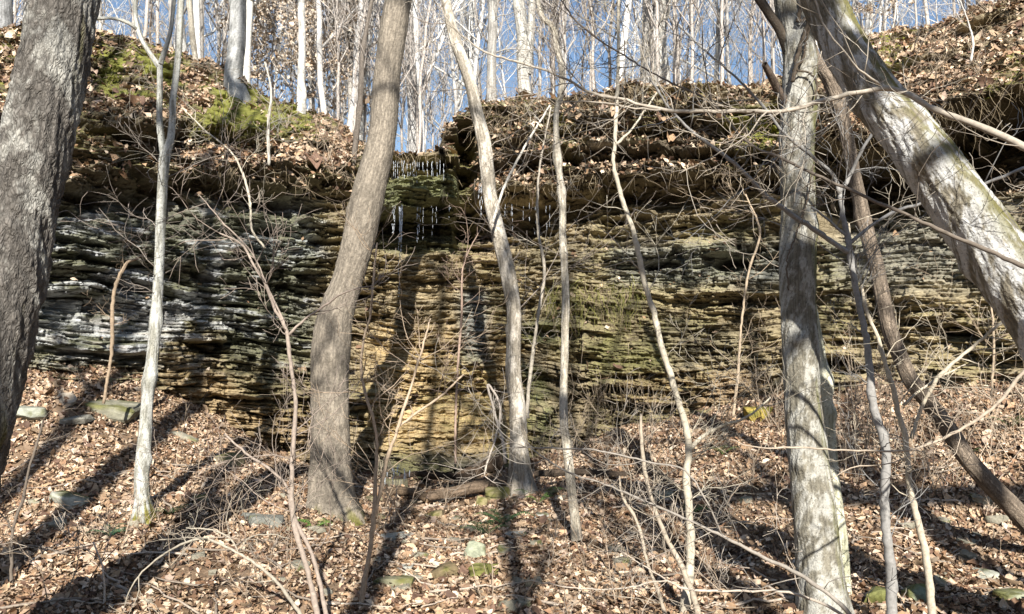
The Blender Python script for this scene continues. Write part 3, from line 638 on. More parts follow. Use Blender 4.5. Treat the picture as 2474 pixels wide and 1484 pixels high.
# long limbs hanging in from trees that stand outside the view
sapling("overhanging_branch", "long pale branch sweeping across the upper right in front of the leaning trunk", [
    [(1060,10,2,.6),(1090,60,2,.5),(1160,120,3,.5),(1250,150,4,.4),(1350,185,4,.3),(1430,225,5,.3),(1500,240,5,.2),(1600,265,6,.2),(1780,268,7,.1),(1900,268,7),(2000,240,8),(2080,222,8),(2150,215,9),(2270,270,10,-.1),(2400,320,12,-.2),(2560,400,14,-.3),(2900,560,18,-.3)],
    [(1350,245,2,.3),(1450,248,3,.2),(1530,262,3,.1),(1600,266,4,.2)], [(1960,-30,3,-.1),(1990,60,3,-.1),(2060,150,3,-.1),(2130,212,5,0)], [(1640,420,2),(1720,380,2),(1800,330,2),(1850,270,3)]], 3.9, (.40, .35, .28), 60, 7, .5, cat="branch", twr=.003)
sapling("overhanging_branch", "thin dark branch slanting down from top centre toward the upright right trunk", [
    [(1330,-40,2,.4),(1400,60,3,.3),(1500,130,3,.3),(1600,190,3,.2),(1720,250,4,.1),(1800,340,4),(1900,390,5,-.2),(2100,480,6,-.4),(2600,700,9,-.8)], [(1650,-40,2),(1690,40,2),(1700,150,2),(1720,250,3)]], 4.6, DARK, 61, 10, .5, cat="branch", twr=.003)
sapling("overhanging_branch", "curved thin reddish branch dipping across the lower right trunks", [
    [(1760,1060,1),(1802,1076,2),(1931,1081,3),(2083,1089,3),(2202,1086,4),(2286,1055,5),(2354,1018,5),(2401,981,6),(2480,890,6),(2700,700,8,-.3)], [(2000,1160,1),(2060,1130,2),(2150,1120,2),(2250,1068,3)]], 4.2, (.40, .33, .25), 62, 5, .35, cat="branch", twr=.0025)
sapling("overhanging_branch", "long grey branch running diagonally down to the bottom of the upright right trunk", [
    [(1278,1079,2,.5),(1363,1137,3,.4),(1464,1171,3,.3),(1566,1215,4,.2),(1652,1252,4,.1),(1745,1296,5),(1846,1347,6),(1941,1394,7),(2015,1448,7),(2066,1500,8),(2160,1640,9)],
    [(1240,1080,2,.4),(1340,1083,3,.3),(1447,1089,3,.2),(1566,1116,3,.2),(1652,1135,3,.1),(1700,1200,3),(1745,1296,3)]], 4.6, (.28, .25, .21), 63, 8, .4, cat="branch", twr=.003)
sapling("overhanging_branch", "thin pale branch lying low across the bright leaves at bottom right", [
    [(1278,1401,2,.2),(1397,1421,2,.1),(1532,1418,3),(1610,1404,3),(1643,1418,4),(1778,1428,4),(1907,1431,4),(2010,1470,5),(2100,1540,6)], [(1500,1330,1),(1560,1370,2),(1610,1402,2)]], 4.8, (.42, .36, .29), 64, 6, .35, cat="branch", twr=.0025)
sapling("overhanging_branch", "straight white leaning stick above the pool, right of the pale leaning trunk", [[(1329,254,3),(1261,366,4),(1207,481,5),(1190,540,5)]], 10.2, (.62, .58, .5), 65, 2, .3, cat="branch", depth=1)
for k, (st, yy, cc, lb) in enumerate([
    ([(430,250,1),(500,320,2),(560,370,2),(590,430,3),(605,500,3),(610,560,3),(640,600,3)], 9.5, PALE, "pale zigzag sapling twig in front of the leafy ledge on the left"),
    ([(640,150,2),(655,220,3),(648,300,4),(650,400,4)], 11.5, (.45,.42,.36), "thin pale sapling standing on the leafy ledge below the mossy bank"),
    ([(1330,260,2),(1300,440,3),(1300,560,4),(1315,650,4),(1300,760,4),(1285,870,5),(1275,960,5),(1272,1010,6)], 10.8, (.45,.4,.32), "thin wavy pale sapling directly right of the pale leaning trunk"),
    ([(1800,470,2),(1835,560,3),(1810,650,3),(1790,790,3),(1780,930,4),(1770,1010,4)], 8.5, TAN, "thin tan sapling left of the upright right trunk"),
    ([(1170,1150,2),(1200,960,3),(1180,930,3),(1195,1000,3),(1215,1070,4),(1220,1120,4)], 9.8, (.55,.48,.4), "short pale crooked sapling before the foot of the cliff"),
    ([(2300,-40,2),(2340,60,2),(2350,100,3),(2345,150,3)], 11.0, (.6,.56,.5), "thin white sapling on the slope at the top right corner"),
    ([(1180,520,1),(1120,640,2),(1115,760,3),(1105,900,3),(1100,1010,3),(1100,1120,3)], 11.5, (.36,.26,.2), "slim reddish sapling before the fall of the yellow cliff face"),
    ([(225,1310,2),(250,1380,2),(252,1440,3),(250,1480,3)], 6.0, (.6,.52,.42), "short white upright stem in the shadowed leaves at bottom left"),
    ([(2380,560,2),(2390,700,2),(2400,820,3),(2395,960,3)], 8.5, TAN, "upright thin sapling under the leaning trunk by the right edge")]):
    sapling("sapling", lb, [st], yy, cc, 80 + k, 8, .7)

# ------------------------------------------------------------------ trees on the hill top
def far_tree_proto(seed, H, r0, col, fork=False, leaves_=False):
    g = np.random.RandomState(seed); n = 22
    lean = g.randn(2) * .08; P = np.zeros((n, 3)); zz = np.linspace(-.4, H, n)
    P[:, 2] = zz; P[:, 0] = lean[0] * zz + np.cumsum(g.randn(n)) * .035; P[:, 1] = lean[1] * zz + np.cumsum(g.randn(n)) * .03
    r = r0 * (1 - .75 * np.linspace(0, 1, n)) + r0 * .5 * np.exp(-np.linspace(0, H, n) / .25)
    mt = MB(); cc = np.array(col) * (.8 + .4 * fbm(np.arange(n * 9) * .37, np.zeros(n * 9), 3, seed))[:, None]
    tube(mt, P, r * .85, 9, cc * 1.25); mb_ = MB()
    nb = 22
    for k in range(nb):
        i = int(n * (.16 + .8 * (k + g.rand()) / nb)); i = min(i, n - 1); a_ = g.rand() * 6.28
        d = np.array([math.cos(a_), math.sin(a_), .8 + .7 * g.rand()])
        grow(mb_, g, P[i], d, H * (.30 - .18 * i / n) * (.6 + .8 * g.rand()), r[i] * .45, 2 if k % 3 else 3, np.array(col) * (1.0 + .4 * g.rand()), 5, .17, .12, 4, .005)
    lv = None
    if leaves_:
        lv = MB(); V = np.concatenate(mb_.v); V = V[V[:, 2] < H * .8]; ii = g.randint(0, len(V), 2600)
        leaves(lv, V[ii] + g.randn(2600, 3) * .06, np.tile([0, 0, 1.0], (2600, 1)) + g.randn(2600, 3), .085, g, 1.0,
               np.array([(.72, .58, .43), (.78, .66, .52), (.62, .46, .32)]), np.array([.4, .4, .2]))
    return mt, mb_, lv
PROT = []
for k, (H, r0, cc, lf) in enumerate([(17, .11, (.52, .51, .47), 0), (15, .08, (.48, .46, .43), 0), (19, .15, (.46, .44, .40), 0), (12, .05, (.46, .43, .39), 0), (14, .07, (.58, .57, .54), 0),
                                    (9, .04, (.38, .34, .30), 0), (16, .10, (.30, .28, .25), 0), (8, .04, (.55, .49, .42), 1), (13, .08, (.56, .54, .50), 0)]):
    PROT.append(far_tree_proto(400 + k, H, r0, cc, leaves_=bool(lf)))
_meshes = {}
def far_tree(k, loc, rz, sc, label, group, name="bare_tree", cat="tree"):
    mt, mbr, lv = PROT[k]; o = thing(name, label, cat, loc, group); o.rotation_euler = (0, 0, rz); o.scale = (sc, sc, sc)
    if k not in _meshes:
        L = [mt.build('trunk', M_BARK, o, smooth=True), mbr.build('branches', M_TWIG, o)]
        if lv is not None: L.append(lv.build('dry_leaves', M_LEAF, o))
        _meshes[k] = L
    else:
        for src in _meshes[k]:
            c = src.copy(); C.objects.link(c); c.parent = o
    return o
g = np.random.RandomState(5)
GL = "pale bare tree in the crowd on the hill top against the sky"; GG = "bare trees crowded on the hill top above the cliff"
def bgtree(dx, s, k, label=GL, group=GG, sc=None, rz=None, name="bare_tree"):
    p = edge_at(dx, s); p = np.array(p); p[2] -= .05
    return far_tree(k, p, g.rand() * 6.28 if rz is None else rz, (.85 + .35 * g.rand()) if sc is None else sc, label, group, name)
for i in range(145):
    dx = g.uniform(-250, 2750)
    s = 1.2 + 30 * g.rand() ** 1.3
    k = g.choice([0, 1, 2, 3, 4, 5, 6, 8], p=[.13, .15, .04, .18, .18, .12, .07, .13])
    if 1380 < dx < 1470 and s < 12: continue
    bgtree(dx, s, k)
for i in range(46):    # brush and thin poles near the edge
    bgtree(g.uniform(-100, 2600), .4 + 5 * g.rand(), 5, "thin bare pole tree close behind the cliff edge", "thin bare poles along the cliff edge", sc=.5 + .6 * g.rand())
for i, dx in enumerate([620, 665, 700, 745, 790, 835, 2140]):
    bgtree(dx, 1.5 + 5 * g.rand(), 7, "young beech holding pale tan leaves behind the mossy bank", "leaf-holding beeches on the hill top", sc=.6 + .35 * g.rand(), name="beech_tree")
def edge_trunk(dx, dyb, Y, path, label, mat=None, col=(.5, .48, .43), seed=0, **kw):
    q = path[-2] if path[-1][1] < 400 else path[-1]
    hit = on_cliff(q[0], q[1] + 12); Y = max(hit[1] + .12, Y) if Y < 14 else Y
    path = list(path) + [(path[-1][0], path[-1][1] + 60, path[-1][2] * 1.15)]
    return place_tree("hilltop_tree", label, "tree", path, Y, M_BARK if mat is None else mat, base_col=col, amp=.006, seed=seed, sides=40, step=.04, **kw)
edge_trunk(0, 0, 13.2, [(585,-180,18),(578,-80,19),(575,0,20),(573,100,21),(566,160,23),(564,190,24),(569,218,29),(573,240,34)], "thick light-grey trunk rooted on the mossy bank at upper left", seed=21, col=(.36, .36, .34), lichen=((.48, .48, .46), .5, 8), moss=(0.0, .4, .6, MOSSC, .25))
edge_trunk(0, 0, 13.5, [(722,-120,9),(727,0,9),(730,120,9),(727,200,10),(727,262,12)], "straight pale trunk at the right end of the mossy bank", seed=22, lichen=((.65, .63, .58), .45, 6))
edge_trunk(0, 0, 12.6, [(455,-100,6),(458,0,6),(466,100,7),(478,170,7),(500,238,9)], "thin curved pale trunk left of the thick light-grey bank tree", seed=23, col=(.46, .42, .34))
edge_trunk(0, 0, 12.0, [(10,-120,16),(12,0,17),(12,60,18),(10,95,22)], "shaded grey trunk at the top left corner on the bank", seed=24, col=(.3, .3, .29))
edge_trunk(0, 0, 12.8, [(910,-60,5),(889,50,5),(875,135,6),(872,220,6),(862,320,7),(855,380,7),(848,450,8)], "dark thin trunk hugging the left side of the stout S-curved trunk", seed=25, col=(.2, .17, .14), twig_spec=side_twigs(71, 8, .8, .006, (.2, .16, .13), 2, .0, .5))
edge_trunk(0, 0, 15.0, [(1195,-100,11),(1190,0,12),(1190,68,12),(1187,152,12),(1187,245,14)], "upright grey trunk on the cliff top right of the pale leaning trunk", seed=26, col=(.42, .40, .36), twig_spec=side_twigs(72, 9, 1.4, .012, (.5, .47, .42), 2, .0, .7))
edge_trunk(0, 0, 15.6, [(1250,-100,14),(1252,0,15),(1262,90,15),(1262,160,15),(1268,245,18)], "broad whitish pair-stemmed trunk on the cliff top", seed=27, col=(.58, .56, .5), limbs=[([(1290,-90,8),(1285,0,9),(1282,80,10),(1272,180,11)], 15.6, 15.6)])
edge_trunk(0, 0, 16.0, [(1630,-100,24),(1600,0,22),(1588,90,22),(1598,210,24)], "broad bright trunk on the cliff top right of the slender crooked sapling", seed=28, col=(.62, .6, .54))
edge_trunk(0, 0, 17.0, [(985,-100,12),(990,0,13),(992,150,14),(1000,300,15),(1002,380,17)], "bright pale trunk seen through the notch above the waterfall", seed=29, col=(.64, .62, .58), limbs=[([(1080,60,4),(1050,140,5),(1020,230,6),(1003,320,8)], 17, 17.2)])

# ------------------------------------------------------------------ trees behind the viewer, whose shadows cross the scene
SHN = "bare_tree"
for k, (x, y, H, r0) in enumerate([(-1.95, -3.2, 14, .19), (-.9, -1.6, 13, .15), (-3.9, 2.6, 15, .17), (-6.2, 1.5, 15, .2), (2.5, -3.0, 13, .15), (.56, -6.0, 15, .15), (5.4, -3, 14, .2), (3.9, -2, 12, .10), (-4.6, -2, 14, .2)]):
    p0 = np.array([x, y, float(gz(x, y)) - .1]); g2 = np.random.RandomState(900 + k)
    o = thing(SHN, "bare tree standing behind the viewpoint", "tree", p0, "bare trees behind the viewpoint")
    n = 26; t_ = np.linspace(0, 1, n); P = p0 + np.stack([np.cumsum(g2.randn(n)) * .02 + t_ * g2.randn() * .35, np.cumsum(g2.randn(n)) * .04, t_ * H], -1)
    r = r0 * (1 - .7 * t_); m = MB(); tube(m, P, r, 12, (.3, .27, .22)); m.build('trunk', M_BARK, o, p0, True)
    m = MB()
    for j in range(9):
        i = int(n * (.45 + .5 * g2.rand())); a_ = g2.rand() * 6.28
        grow(m, g2, P[min(i, n - 1)], np.array([math.cos(a_), math.sin(a_), .8]), 2.6 * (.5 + g2.rand()), .065, 2, (.3, .26, .2), 4, .17, .08, 3, .005)
    m.build('branches', M_TWIG, o, p0)

g2 = np.random.RandomState(955); P = spline(np.array([(11.5, -4.5, -1.2), (9.5, -3.6, 2.6), (7, -2.6, 4.9), (4, -2.2, 5.3), (1.4, -2.0, 5.7), (-.3, -1.9, 6.6)], float), 60)
o = thing("leaning_tree", "tree leaning over far to the right behind the viewpoint", "tree", P[0]); m = MB(); tube(m, P, np.linspace(.24, .12, 60), 12, (.3, .27, .22)); m.build('trunk', M_BARK, o, P[0], True)
m = MB()
for j in range(3): grow(m, g2, P[g2.randint(20, 59)], np.array([g2.randn() * .6, g2.randn() * .5, 1.0]), 2.2, .03, 2, (.3, .26, .2), 4, .17, .08, 3, .005)
m.build('branches', M_TWIG, o, P[0])
# ------------------------------------------------------------------ rocks
def slab(label, dx, dy, Y, sx, sy, sz, rot=(0, 0, 0), col=(.28, .27, .22), moss=0.0, seed=0, name="flat_rock", cat="rock", mossc=(.12, .12, .03), sink=.4):
    g = np.random.RandomState(seed + 1000)
    nu_, nv_ = 44, 22
    th = np.linspace(0, 2 * np.pi, nu_, endpoint=False); ph = np.linspace(-np.pi / 2, np.pi / 2, nv_)
    TH, PH = np.meshgrid(th, ph)
    def sp(c, e): return np.sign(c) * np.abs(c) ** e
    x = sp(np.cos(PH), .2) * sp(np.cos(TH), .5); y = sp(np.cos(PH), .2) * sp(np.sin(TH), .5); z = sp(np.sin(PH), .5)
    out = 1 + .45 * (fbm(np.cos(TH) * 1.4 + seed, np.sin(TH) * 1.4 + 4, 3, seed) - .5)
    P = np.stack([x * out * sx / 2, y * out * sy / 2, z * sz / 2], -1)
    lay_ = np.floor((P[..., 2] / sz + .5) * 4); P[..., :2] *= (1 + .10 * (h1(lay_.astype(int), seed) - .5))[..., None]
    nn = fbm(P[..., 0] * 9 + seed, P[..., 1] * 9 + P[..., 2] * 7, 4, seed + 2) - .5
    P = P + nn[..., None] * np.array([.03, .03, .02]) * min(1, sz * 8)
    for _ in range(22):
        nv = g.randn(3) * np.array([1, 1, .55]); nv /= np.linalg.norm(nv); ext = np.abs(nv) @ (np.array([sx, sy, sz]) / 2)
        dd = P @ nv - ext * g.uniform(.5, .85); P = P - np.clip(dd, 0, None)[..., None] * nv
    c = np.tile(np.array(col), x.shape + (1,)) * (.75 + .5 * fbm(P[..., 0] * 6 + seed, P[..., 1] * 6 + 3 + P[..., 2] * 12, 4, seed + 5))[..., None]
    if moss: c = mixc(c, mossc, sm(.72 - moss * .32 - .08, .72 - moss * .32 + .08, fbm(P[..., 0] * 8 + 9, P[..., 1] * 8 + P[..., 2] * 8, 4, seed + 6)) * .85 * sm(-.2, .3, z))
    p = W(dx, dy, Y); p[2] = float(gz(p[0], p[1])) + sz * (.5 - sink)
    m = MB(); m.add(P, tubeq(nv_, nu_), c.reshape(-1, 3)); o = m.build(name, M_STONE)
    o.location = p; o.rotation_euler = tuple(R(a_) for a_ in rot)
    return tag(o, label, cat)
def ypos(dx, dy):
    """depth at which the ground is seen at (dx,dy)"""
    ys_ = np.linspace(5.5, 13.6, 200); pts = np.array([W(dx, dy, y) for y in ys_]); dz = pts[:, 2] - gz(pts[:, 0], pts[:, 1]); i = np.where(dz < 0)[0]
    return ys_[i[0]] if len(i) else 9.0
for k, (lb, dx, dy, sx, sy, sz, rot, cc, ms) in enumerate([
    ("long mossy slab under the white forked trunk at the foot of the left cliff", 285, 1000, .85, .5, .2, (8, 8, 10), (.24, .23, .17), .5),
    ("pale green flat slab at the left edge beneath the cliff", 62, 1008, .5, .4, .16, (0, 4, 0), (.33, .34, .27), .3),
    ("small pale upright-tilted slab on the leaves left of the long mossy slab", 155, 975, .3, .3, .08, (38, 0, 10), (.36, .31, .24), .1),
    ("stack of thin grey flakes left of the long mossy slab", 180, 1018, .5, .3, .08, (5, -6, 25), (.25, .24, .2), .1),
    ("long tilted grey slab sloping down right beside the white forked trunk", 450, 1065, .85, .3, .12, (0, 22, -6), (.27, .25, .19), .4),
    ("white-topped mossy stone on the leaves at lower left", 160, 1215, .5, .26, .13, (0, 14, -8), (.36, .36, .30), .6),
    ("moss-greened rock in the leaves above the shadow bands", 545, 1125, .5, .35, .2, (5, 0, 30), (.20, .18, .11), .6),
    ("dark slab in shade left of the stout S-curved trunk", 640, 1262, .55, .4, .12, (0, 6, 12), (.2, .2, .17), .2),
    ("brown plank-like stone below the fallen logs", 1045, 1252, .42, .16, .10, (0, -16, 8), (.24, .19, .11), .3),
    ("blocky mossy boulder beside the fallen logs", 1205, 1208, .38, .3, .24, (0, 0, 20), (.22, .19, .10), .5),
    ("smaller round mossy stone left of the blocky boulder", 1160, 1222, .2, .2, .2, (0, 10, 0), (.28, .24, .12), .5),
    ("grey flat slab in the litter right of the V-forked sapling base", 960, 1302, .42, .25, .07, (4, -5, 10), (.34, .33, .28), .1),
    ("upper grey slab of the flat stone pile at bottom centre left", 965, 1378, .34, .2, .05, (3, -4, 8), (.30, .30, .26), .1),
    ("dark-edged lower slab of the flat stone pile at bottom centre left", 950, 1412, .48, .24, .09, (-3, 2, -5), (.2, .19, .12), .5),
    ("middle tan slab of the flat stone pile at bottom centre left", 1000, 1398, .26, .18, .05, (3, 5, 18), (.28, .26, .2), .2),
    ("brown rounded boulder in the central shadow", 1080, 1395, .3, .22, .18, (0, -20, 15), (.17, .13, .07), .3),
    ("lichen-whitened mossy stone beside the bright mossy stone", 1150, 1355, .24, .22, .3, (0, 0, 0), (.32, .34, .24), .4),
    ("bright yellow-green mossy stone at bottom centre", 1182, 1388, .38, .22, .14, (0, 0, 0), (.3, .3, .1), .95),
    ("grey mossy boulder at the lower right by the crooked pale sapling", 2215, 1455, .24, .24, .22, (0, 0, 10), (.2, .23, .16), .5),
    ("bright mossy round rock at the bottom right under the grey banded sapling", 2130, 1468, .28, .24, .2, (0, 0, 40), (.25, .26, .1), .9),
    ("flat grey slab in the sunlit leaves at lower right", 2370, 1400, .34, .34, .07, (8, -12, 20), (.36, .36, .29), .2),
    ("green-grey rock half buried at the lower right edge", 2440, 1455, .3, .2, .12, (0, 0, 0), (.28, .29, .2), .5),
    ("ochre mossy rock at the cliff foot left of the upright right trunk", 1830, 1010, .5, .35, .25, (0, 0, 5), (.33, .25, .06), .7),
    ("small grey stone between slim pale trunk and mossy boulder", 1310, 1255, .24, .2, .1, (0, 0, 0), (.3, .29, .26), .2),
    ("brown stone at the base of the V-forked sapling", 905, 1215, .3, .2, .14, (0, 0, 30), (.28, .24, .14), .4),
    ("wide low ledge stone at the pool edge left", 950, 1175, .6, .3, .14, (0, 0, 0), (.22, .2, .13), .3),
    ("tilted grey flagstone right of the slim pale trunk", 1250, 1300, .3, .24, .05, (12, 0, 15), (.33, .32, .28), .1),
    ("long low grey stone in leaves right of slim pale trunk base", 1600, 1205, .4, .2, .12, (0, 0, 10), (.28, .27, .2), .3)]):
    slab(lb, dx, dy, ypos(dx, dy), sx, sy, sz, rot, cc, ms, seed=k)
for k in range(70):
    dx = g.uniform(60, 2420); dy = g.uniform(1200, 1470) if k % 3 else g.uniform(1180, 1300); s_ = g.uniform(.08, .2)
    if k < 25: dx = g.uniform(850, 1300)
    o = slab("small grey stone half hidden in the leaf litter", dx, dy, ypos(dx, dy), s_ * 1.4, s_, s_ * .45, (g.uniform(-15, 15), g.uniform(-15, 15), g.uniform(0, 180)), (.26, .24, .18), .3 * g.rand(), seed=60 + k, name="small_stone")
    o["group"] = "small stones in the leaf litter"

# ------------------------------------------------------------------ fallen logs, sticks
def log(label, pts, Y, hw, col, seed, name="fallen_log"):
    path = [(a_, b_, hw * (.8 + .3 * i / max(1, len(pts) - 1))) for i, (a_, b_) in enumerate(pts)]
    V, Q, c, P, r = bark_tube(path, Y, sides=28, step=.02, base_col=col, amp=.008, seed=seed, knots=3)
    base = P[len(P) // 2]; m = MB(); m.add(V, Q, c)
    for j in (0, -1):     # end grain
        ctr = P[j]; ringv = V[j]; vv = np.concatenate([ringv, ctr[None]]); i = np.arange(28)
        m.add(vv, np.stack([i, np.roll(i, -1), np.full(28, 28)], -1), (.35, .26, .17))
    o = m.build(name, M_BARKV, None, base); o.location = base; return tag(o, label, "log")
log("weathered brown log lying across the pool in front of the pale leaning trunk", [(1035,1200),(1090,1190),(1150,1178),(1235,1160)], 10.9, 15, (.26, .19, .13), 501)
log("dark wet log slanting up from the pool to the cliff foot", [(1105,1155),(1150,1135),(1215,1115)], 12.0, 17, (.13, .09, .06), 502)
log("thin black curved branch lying in the pool", [(945,1160),(1004,1145),(1060,1150),(1109,1153),(1150,1143)], 11.8, 8, (.07, .05, .035), 503)
log("short brown rotten log at the pool's front left", [(930,1190),(980,1186),(1030,1200)], 11.0, 9, (.28, .2, .13), 504)
log("broken grey branch half sunk in leaves at bottom centre", [(1190,1395),(1220,1412),(1290,1450)], 7.4, 11, (.3, .26, .2), 505)
log("long dark log lying behind the slim pale trunk in the shaded hollow", [(1290,1145),(1400,1140),(1520,1150),(1700,1160)], 10.9, 9, (.12, .09, .065), 506)
for k in range(110):
    dx = g.uniform(0, 2473); dy = g.uniform(1120, 1480); yy = ypos(dx, dy); p = W(dx, dy, yy); a_ = g.uniform(0, 3.14); L = g.uniform(.3, 1.1)
    t_ = np.linspace(-.5, .5, 9)[:, None] * L; P = p + t_ * np.array([math.cos(a_), math.sin(a_) * .7, 0]); P[:, 2] = gz(P[:, 0], P[:, 1]) + .035 + .02 * g.rand(9); P[:, :2] += g.randn(9, 2) * .012
    m = MB(); tube(m, P - p, np.linspace(.011, .004, 9) * g.uniform(.6, 1.3), 5, np.array((.40, .33, .26)) * g.uniform(.5, 1.3)); o = m.build("fallen_stick", M_TWIG); o.location = p
    tag(o, "dry stick fallen on the leaf litter", "stick", "dry sticks scattered on the leaves")

# ------------------------------------------------------------------ brush
def shrub(label, dx, dy, Y, h, nst, col, seed, spread=.35, group=None, zoff=None):
    gg = np.random.RandomState(seed); p = W(dx, dy, Y)
    if zoff is None: p[2] = float(gz(p[0], p[1])) - .02
    o = thing("bare_shrub", label, "shrub", p, group); m = MB()
    for _ in range(nst):
        d = np.array([gg.randn() * spread, gg.randn() * spread, 1.0]); q = p + np.array([gg.randn() * .12, gg.randn() * .12, 0])
        grow(m, gg, q, d, h * (.5 + .7 * gg.rand()), .0055, 2, np.array(col) * (.7 + .5 * gg.rand()), 4, .17, .04, 3, .0016)
    m.build('stems', M_TWIG, o, p); return o
BG_ = "bare brush stems growing along the cliff foot"
for k in range(25):
    dx = g.uniform(1330, 2500) if k < 20 else g.uniform(380, 1300); dy = g.uniform(1020, 1200)
    shrub("tangle of thin bare tan stems near the cliff foot", dx, dy, ypos(dx, dy), g.uniform(.7, 1.5), 5, (.46, .37, .27), 600 + k, group=BG_)
for k in range(22):
    dx = g.uniform(0, 2473); dy = g.uniform(1230, 1480)
    shrub("low wiry bare shrub rising from the sunlit leaf litter", dx, dy, ypos(dx, dy), g.uniform(.4, 1.0), 3, (.42, .33, .24), 700 + k, group="low wiry shrubs in the leaf litter")
mb = MB()      # roots, dead grass and brambles hanging over the ledges
lipw = np.zeros(NU * NV); 
hang = [([(1150,255),(1500,225),(1960,200)], .5, 260, 1.0), ([(1150,340),(1500,305),(1960,300)], .4, 200, 1.0), ([(1150,470),(1400,430),(1650,400),(1980,385)], .35, 160, .8), ([(2010,300),(2150,300),(2300,240),(2473,180)], .6, 260, 1.2),
        ([(2060,150),(2330,90),(2473,30)], .35, 160, 1.0), ([(450,400),(850,425)], .3, 120, 1.0), ([(240,190),(430,290),(640,320)], .35, 160, 1.0), ([(900,385),(1110,388)], .18, 120, .6), ([(1310,700),(1550,705)], .6, 260, .8), ([(1420,940),(1560,930)], .3, 80, .5), ([(870,360),(740,290),(600,230)][::-1], .4, 120, 1.0)]
for k, (pl, Lh, cnt, wd) in enumerate(hang):
    pl = np.array(pl, float); gg = np.random.RandomState(40 + k)
    for _ in range(cnt):
        dx = gg.uniform(pl[0, 0], pl[-1, 0]); dy = np.interp(dx, pl[:, 0], pl[:, 1]) + gg.randn() * 14
        iu = int(np.argmin(np.abs(DX[:, NV // 2] - dx))); iv = int(np.argmin(np.abs(DY[iu] - dy))); p = CL[iu, iv] + CN[iu, iv] * .03
        P, _e = walk(gg, p, np.array([gg.randn() * .5 * wd, -.6 * gg.rand() - .05, -.2 * wd + .5 * gg.randn() * wd - .5]), Lh * (.4 + gg.rand()), 6, .22 * wd, -.14)
        P[:, 1] -= .03
        c = np.array((.38, .30, .19) if k != 8 or gg.rand() < .4 else (.34, .33, .10)) * (.4 + .8 * gg.rand())
        tube(mb, P, np.linspace(.0045, .0018, 6), 3, c)
tag(mb.build("hanging_roots", M_TWIG), "tangled roots and dead grass hanging over the rock ledges", "roots", kind="stuff")
# sprawling bare brambles on the cliff top
for k in range(26):
    dx = [g.uniform(1100, 1960), g.uniform(2020, 2470), g.uniform(240, 850)][k % 3]
    i = int(np.argmin(np.abs(DX[:, -1] - dx))); iv = NV - 1 - (g.randint(5, 120) if k % 3 else g.randint(2, 60)); p = CL[i, iv]
    gg = np.random.RandomState(860 + k); o = thing("bare_shrub", "bare brambly shrub sprawling over the cliff edge", "shrub", p, "brambly shrubs along the cliff edge"); m = MB()
    for _ in range(5): grow(m, gg, p, np.array([gg.randn() * .8, -.3, .6 + gg.rand()]), gg.uniform(.5, 1.1), .006, 2, np.array((.42, .34, .25)) * (.7 + .5 * gg.rand()), 4, .25, -.05, 4)
    m.build('stems', M_TWIG, o, p)

# ------------------------------------------------------------------ ferns and green tufts
def fern(label, dx, dy, n, L, col, seed, Y=None, name="fern"):
    gg = np.random.RandomState(seed); Y = Y or ypos(dx, dy); p = W(dx, dy, Y); p[2] = float(gz(p[0], p[1])) + .02
    o = thing(name, label, "fern", p)
    for k in range(n):
        m = MB(); a_ = gg.rand() * 6.28; l = L * (.6 + .5 * gg.rand()); nn = 16; t_ = np.linspace(0, 1, nn)
        hd = np.array([math.cos(a_), math.sin(a_), 0]); P = p + hd * (t_ * l)[:, None] + np.array([0, 0, 1]) * (np.sin(t_ * 2.2) * l * .45)[:, None]
        tube(m, P, np.linspace(.003, .001, nn), 3, np.array(col) * .6)
        sd_ = np.cross(hd, [0, 0, 1])
        for i in range(2, nn):
            wv = l * .20 * math.sin(math.pi * min(1, (i + 1) / nn * .95)) + .006
            for s_ in (-1, 1):
                e_ = P[i] + sd_ * s_ * wv + hd * wv * .3 + np.array([0, 0, -.15 * wv]); h_ = hd * l / nn * .38
                m.add([P[i] - h_, P[i] + h_, e_ + h_ * .3, e_ - h_ * .5], [[0, 1, 2, 3]], np.array(col) * (.7 + .6 * gg.rand()))
        m.build('frond', M_FERN, o, p)
    return o
fern("green fern right of the pale leaning trunk's foot", 1300, 1222, 7, .34, (.12, .20, .05), 1)
fern("dark green fern below the blocky mossy boulder", 1215, 1275, 8, .36, (.06, .15, .05), 2)
fern("feathery green fern in the leaves left of the dark fern", 1172, 1300, 6, .28, (.07, .16, .05), 3)
fern("small bright green fern at the foot of the stout S-curved trunk", 762, 1288, 9, .22, (.16, .28, .06), 4)
fern("blue-green fern tuft in the leaves below the white forked trunk", 265, 1305, 9, .2, (.06, .15, .07), 5)
fern("green fern just right of the white forked trunk's base", 408, 1255, 6, .22, (.08, .14, .05), 6)
fern("green fern beside the leaning sapling at lower right of centre", 1660, 1255, 6, .26, (.09, .18, .05), 7)
fern("pale green fern on the talus near the upright right trunk", 1745, 1105, 7, .26, (.13, .2, .06), 8)
fern("grey-green fern high on the talus by the right edge", 2440, 1040, 7, .3, (.14, .2, .08), 9)
fern("green fern in front of the brown leaning trunk", 2345, 1105, 5, .2, (.11, .18, .06), 10)

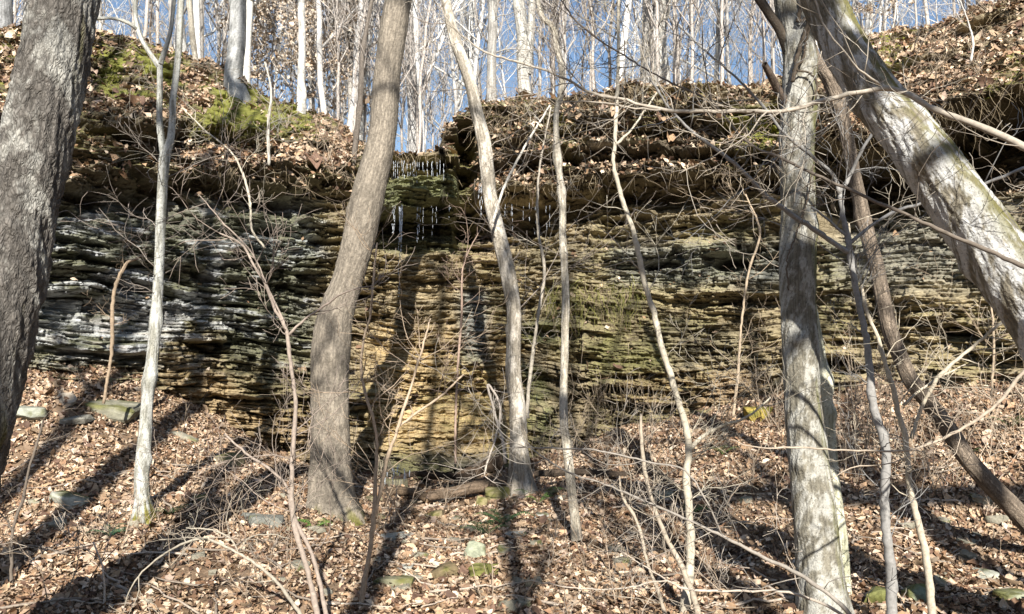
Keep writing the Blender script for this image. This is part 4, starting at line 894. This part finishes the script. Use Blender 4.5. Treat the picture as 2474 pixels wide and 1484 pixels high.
# ------------------------------------------------------------------ water
mw, nw, bw = newmat("falling_water", 0.15, 0.8)
bw.inputs["Base Color"].default_value = (.85, .9, .95, 1); bw.inputs["Transmission Weight"].default_value = .35; bw.inputs["IOR"].default_value = 1.33
mp_, np_, bp_ = newmat("pool_water", 0.06, 0.6); bp_.inputs["Base Color"].default_value = (.05, .05, .04, 1)
def bead_stream(m, gg, p, L, r, broken=.5):
    z = 0
    while z < L:
        l = gg.uniform(.015, .12)
        if gg.rand() > broken * z / L:
            n = 5; P = np.repeat(p[None], n, 0) + gg.randn(1, 3) * .006; P[:, 2] -= z + np.linspace(0, l, n)
            tube(m, P, r * np.array([.3, .9, 1, .8, .2]) * gg.uniform(.6, 1.3), 5, (.8, .85, .9))
        z += l * gg.uniform(.9, 1.6)
def water(label, items, seed):
    gg = np.random.RandomState(seed); m = MB(); ps = []
    for (dx, dy, Y, L, r, cnt, sp) in items:
        for _ in range(cnt):
            p = W(dx + gg.randn() * sp, dy + gg.randn() * 3, Y + gg.randn() * .05); ps.append(p); bead_stream(m, gg, p, L * gg.uniform(.5, 1.1), r)
    b = np.mean(ps, 0); o = m.build("waterfall", mw, None, b, True); o.location = b; return tag(o, label, "waterfall")
water("curtain of thin drips falling from the notch lip", [(x, 392, 13.0, .3, .0035, 1, 4) for x in range(945, 1080, 5)], 1)
water("thin bright trickle with side drips falling beneath the mossy nose", [(968, 500, 12.7, .45, .005, 7, 6), (968, 503, 12.7, .8, .005, 5, 3), (968, 503, 12.7, 1.3, .005, 4, 2), (1012, 500, 12.75, .7, .004, 3, 3), (950, 500, 12.8, .5, .0035, 3, 4), (1050, 500, 12.8, .5, .003, 3, 14), (1090, 500, 12.8, .4, .003, 2, 8)], 2)
water("white splashing drips landing among rocks at the foot of the fall", [(x, y, ypos(x, y) + .1, .07, .005, 3, 10) for x, y in [(930, 1140), (945, 1130), (955, 1138), (965, 1145), (975, 1135), (985, 1148), (1000, 1150), (960, 1125)]], 4)
water("sparse drips falling right of the open joint", [(x, 495, 12.8, .4, .003, 1, 4) for x in range(1200, 1330, 16)] + [(1160, 440, 12.9, .5, .0035, 4, 3)], 3)
# pool at the foot
pc = W(1060, 1150, 12.6); m = MB(); n = 40; a = np.linspace(0, 6.2832, n, endpoint=False)
rad = 1 + .5 * (fbm(np.cos(a) * 1.5 + 5, np.sin(a) * 1.5 + 5, 3, 8) - .5)
zp = float(gz(pc[0], pc[1], False)) + .05
V = np.stack([pc[0] + 1.15 * rad * np.cos(a), pc[1] + .55 * rad * np.sin(a), np.full(n, zp)], -1)
m.add(np.concatenate([V, V - [0, 0, .3]]), np.concatenate([tubeq(2, n)]), (.1, .1, .1)); m.q.append(np.arange(n)[None])
tag(m.build("water", mp_), kind="structure")
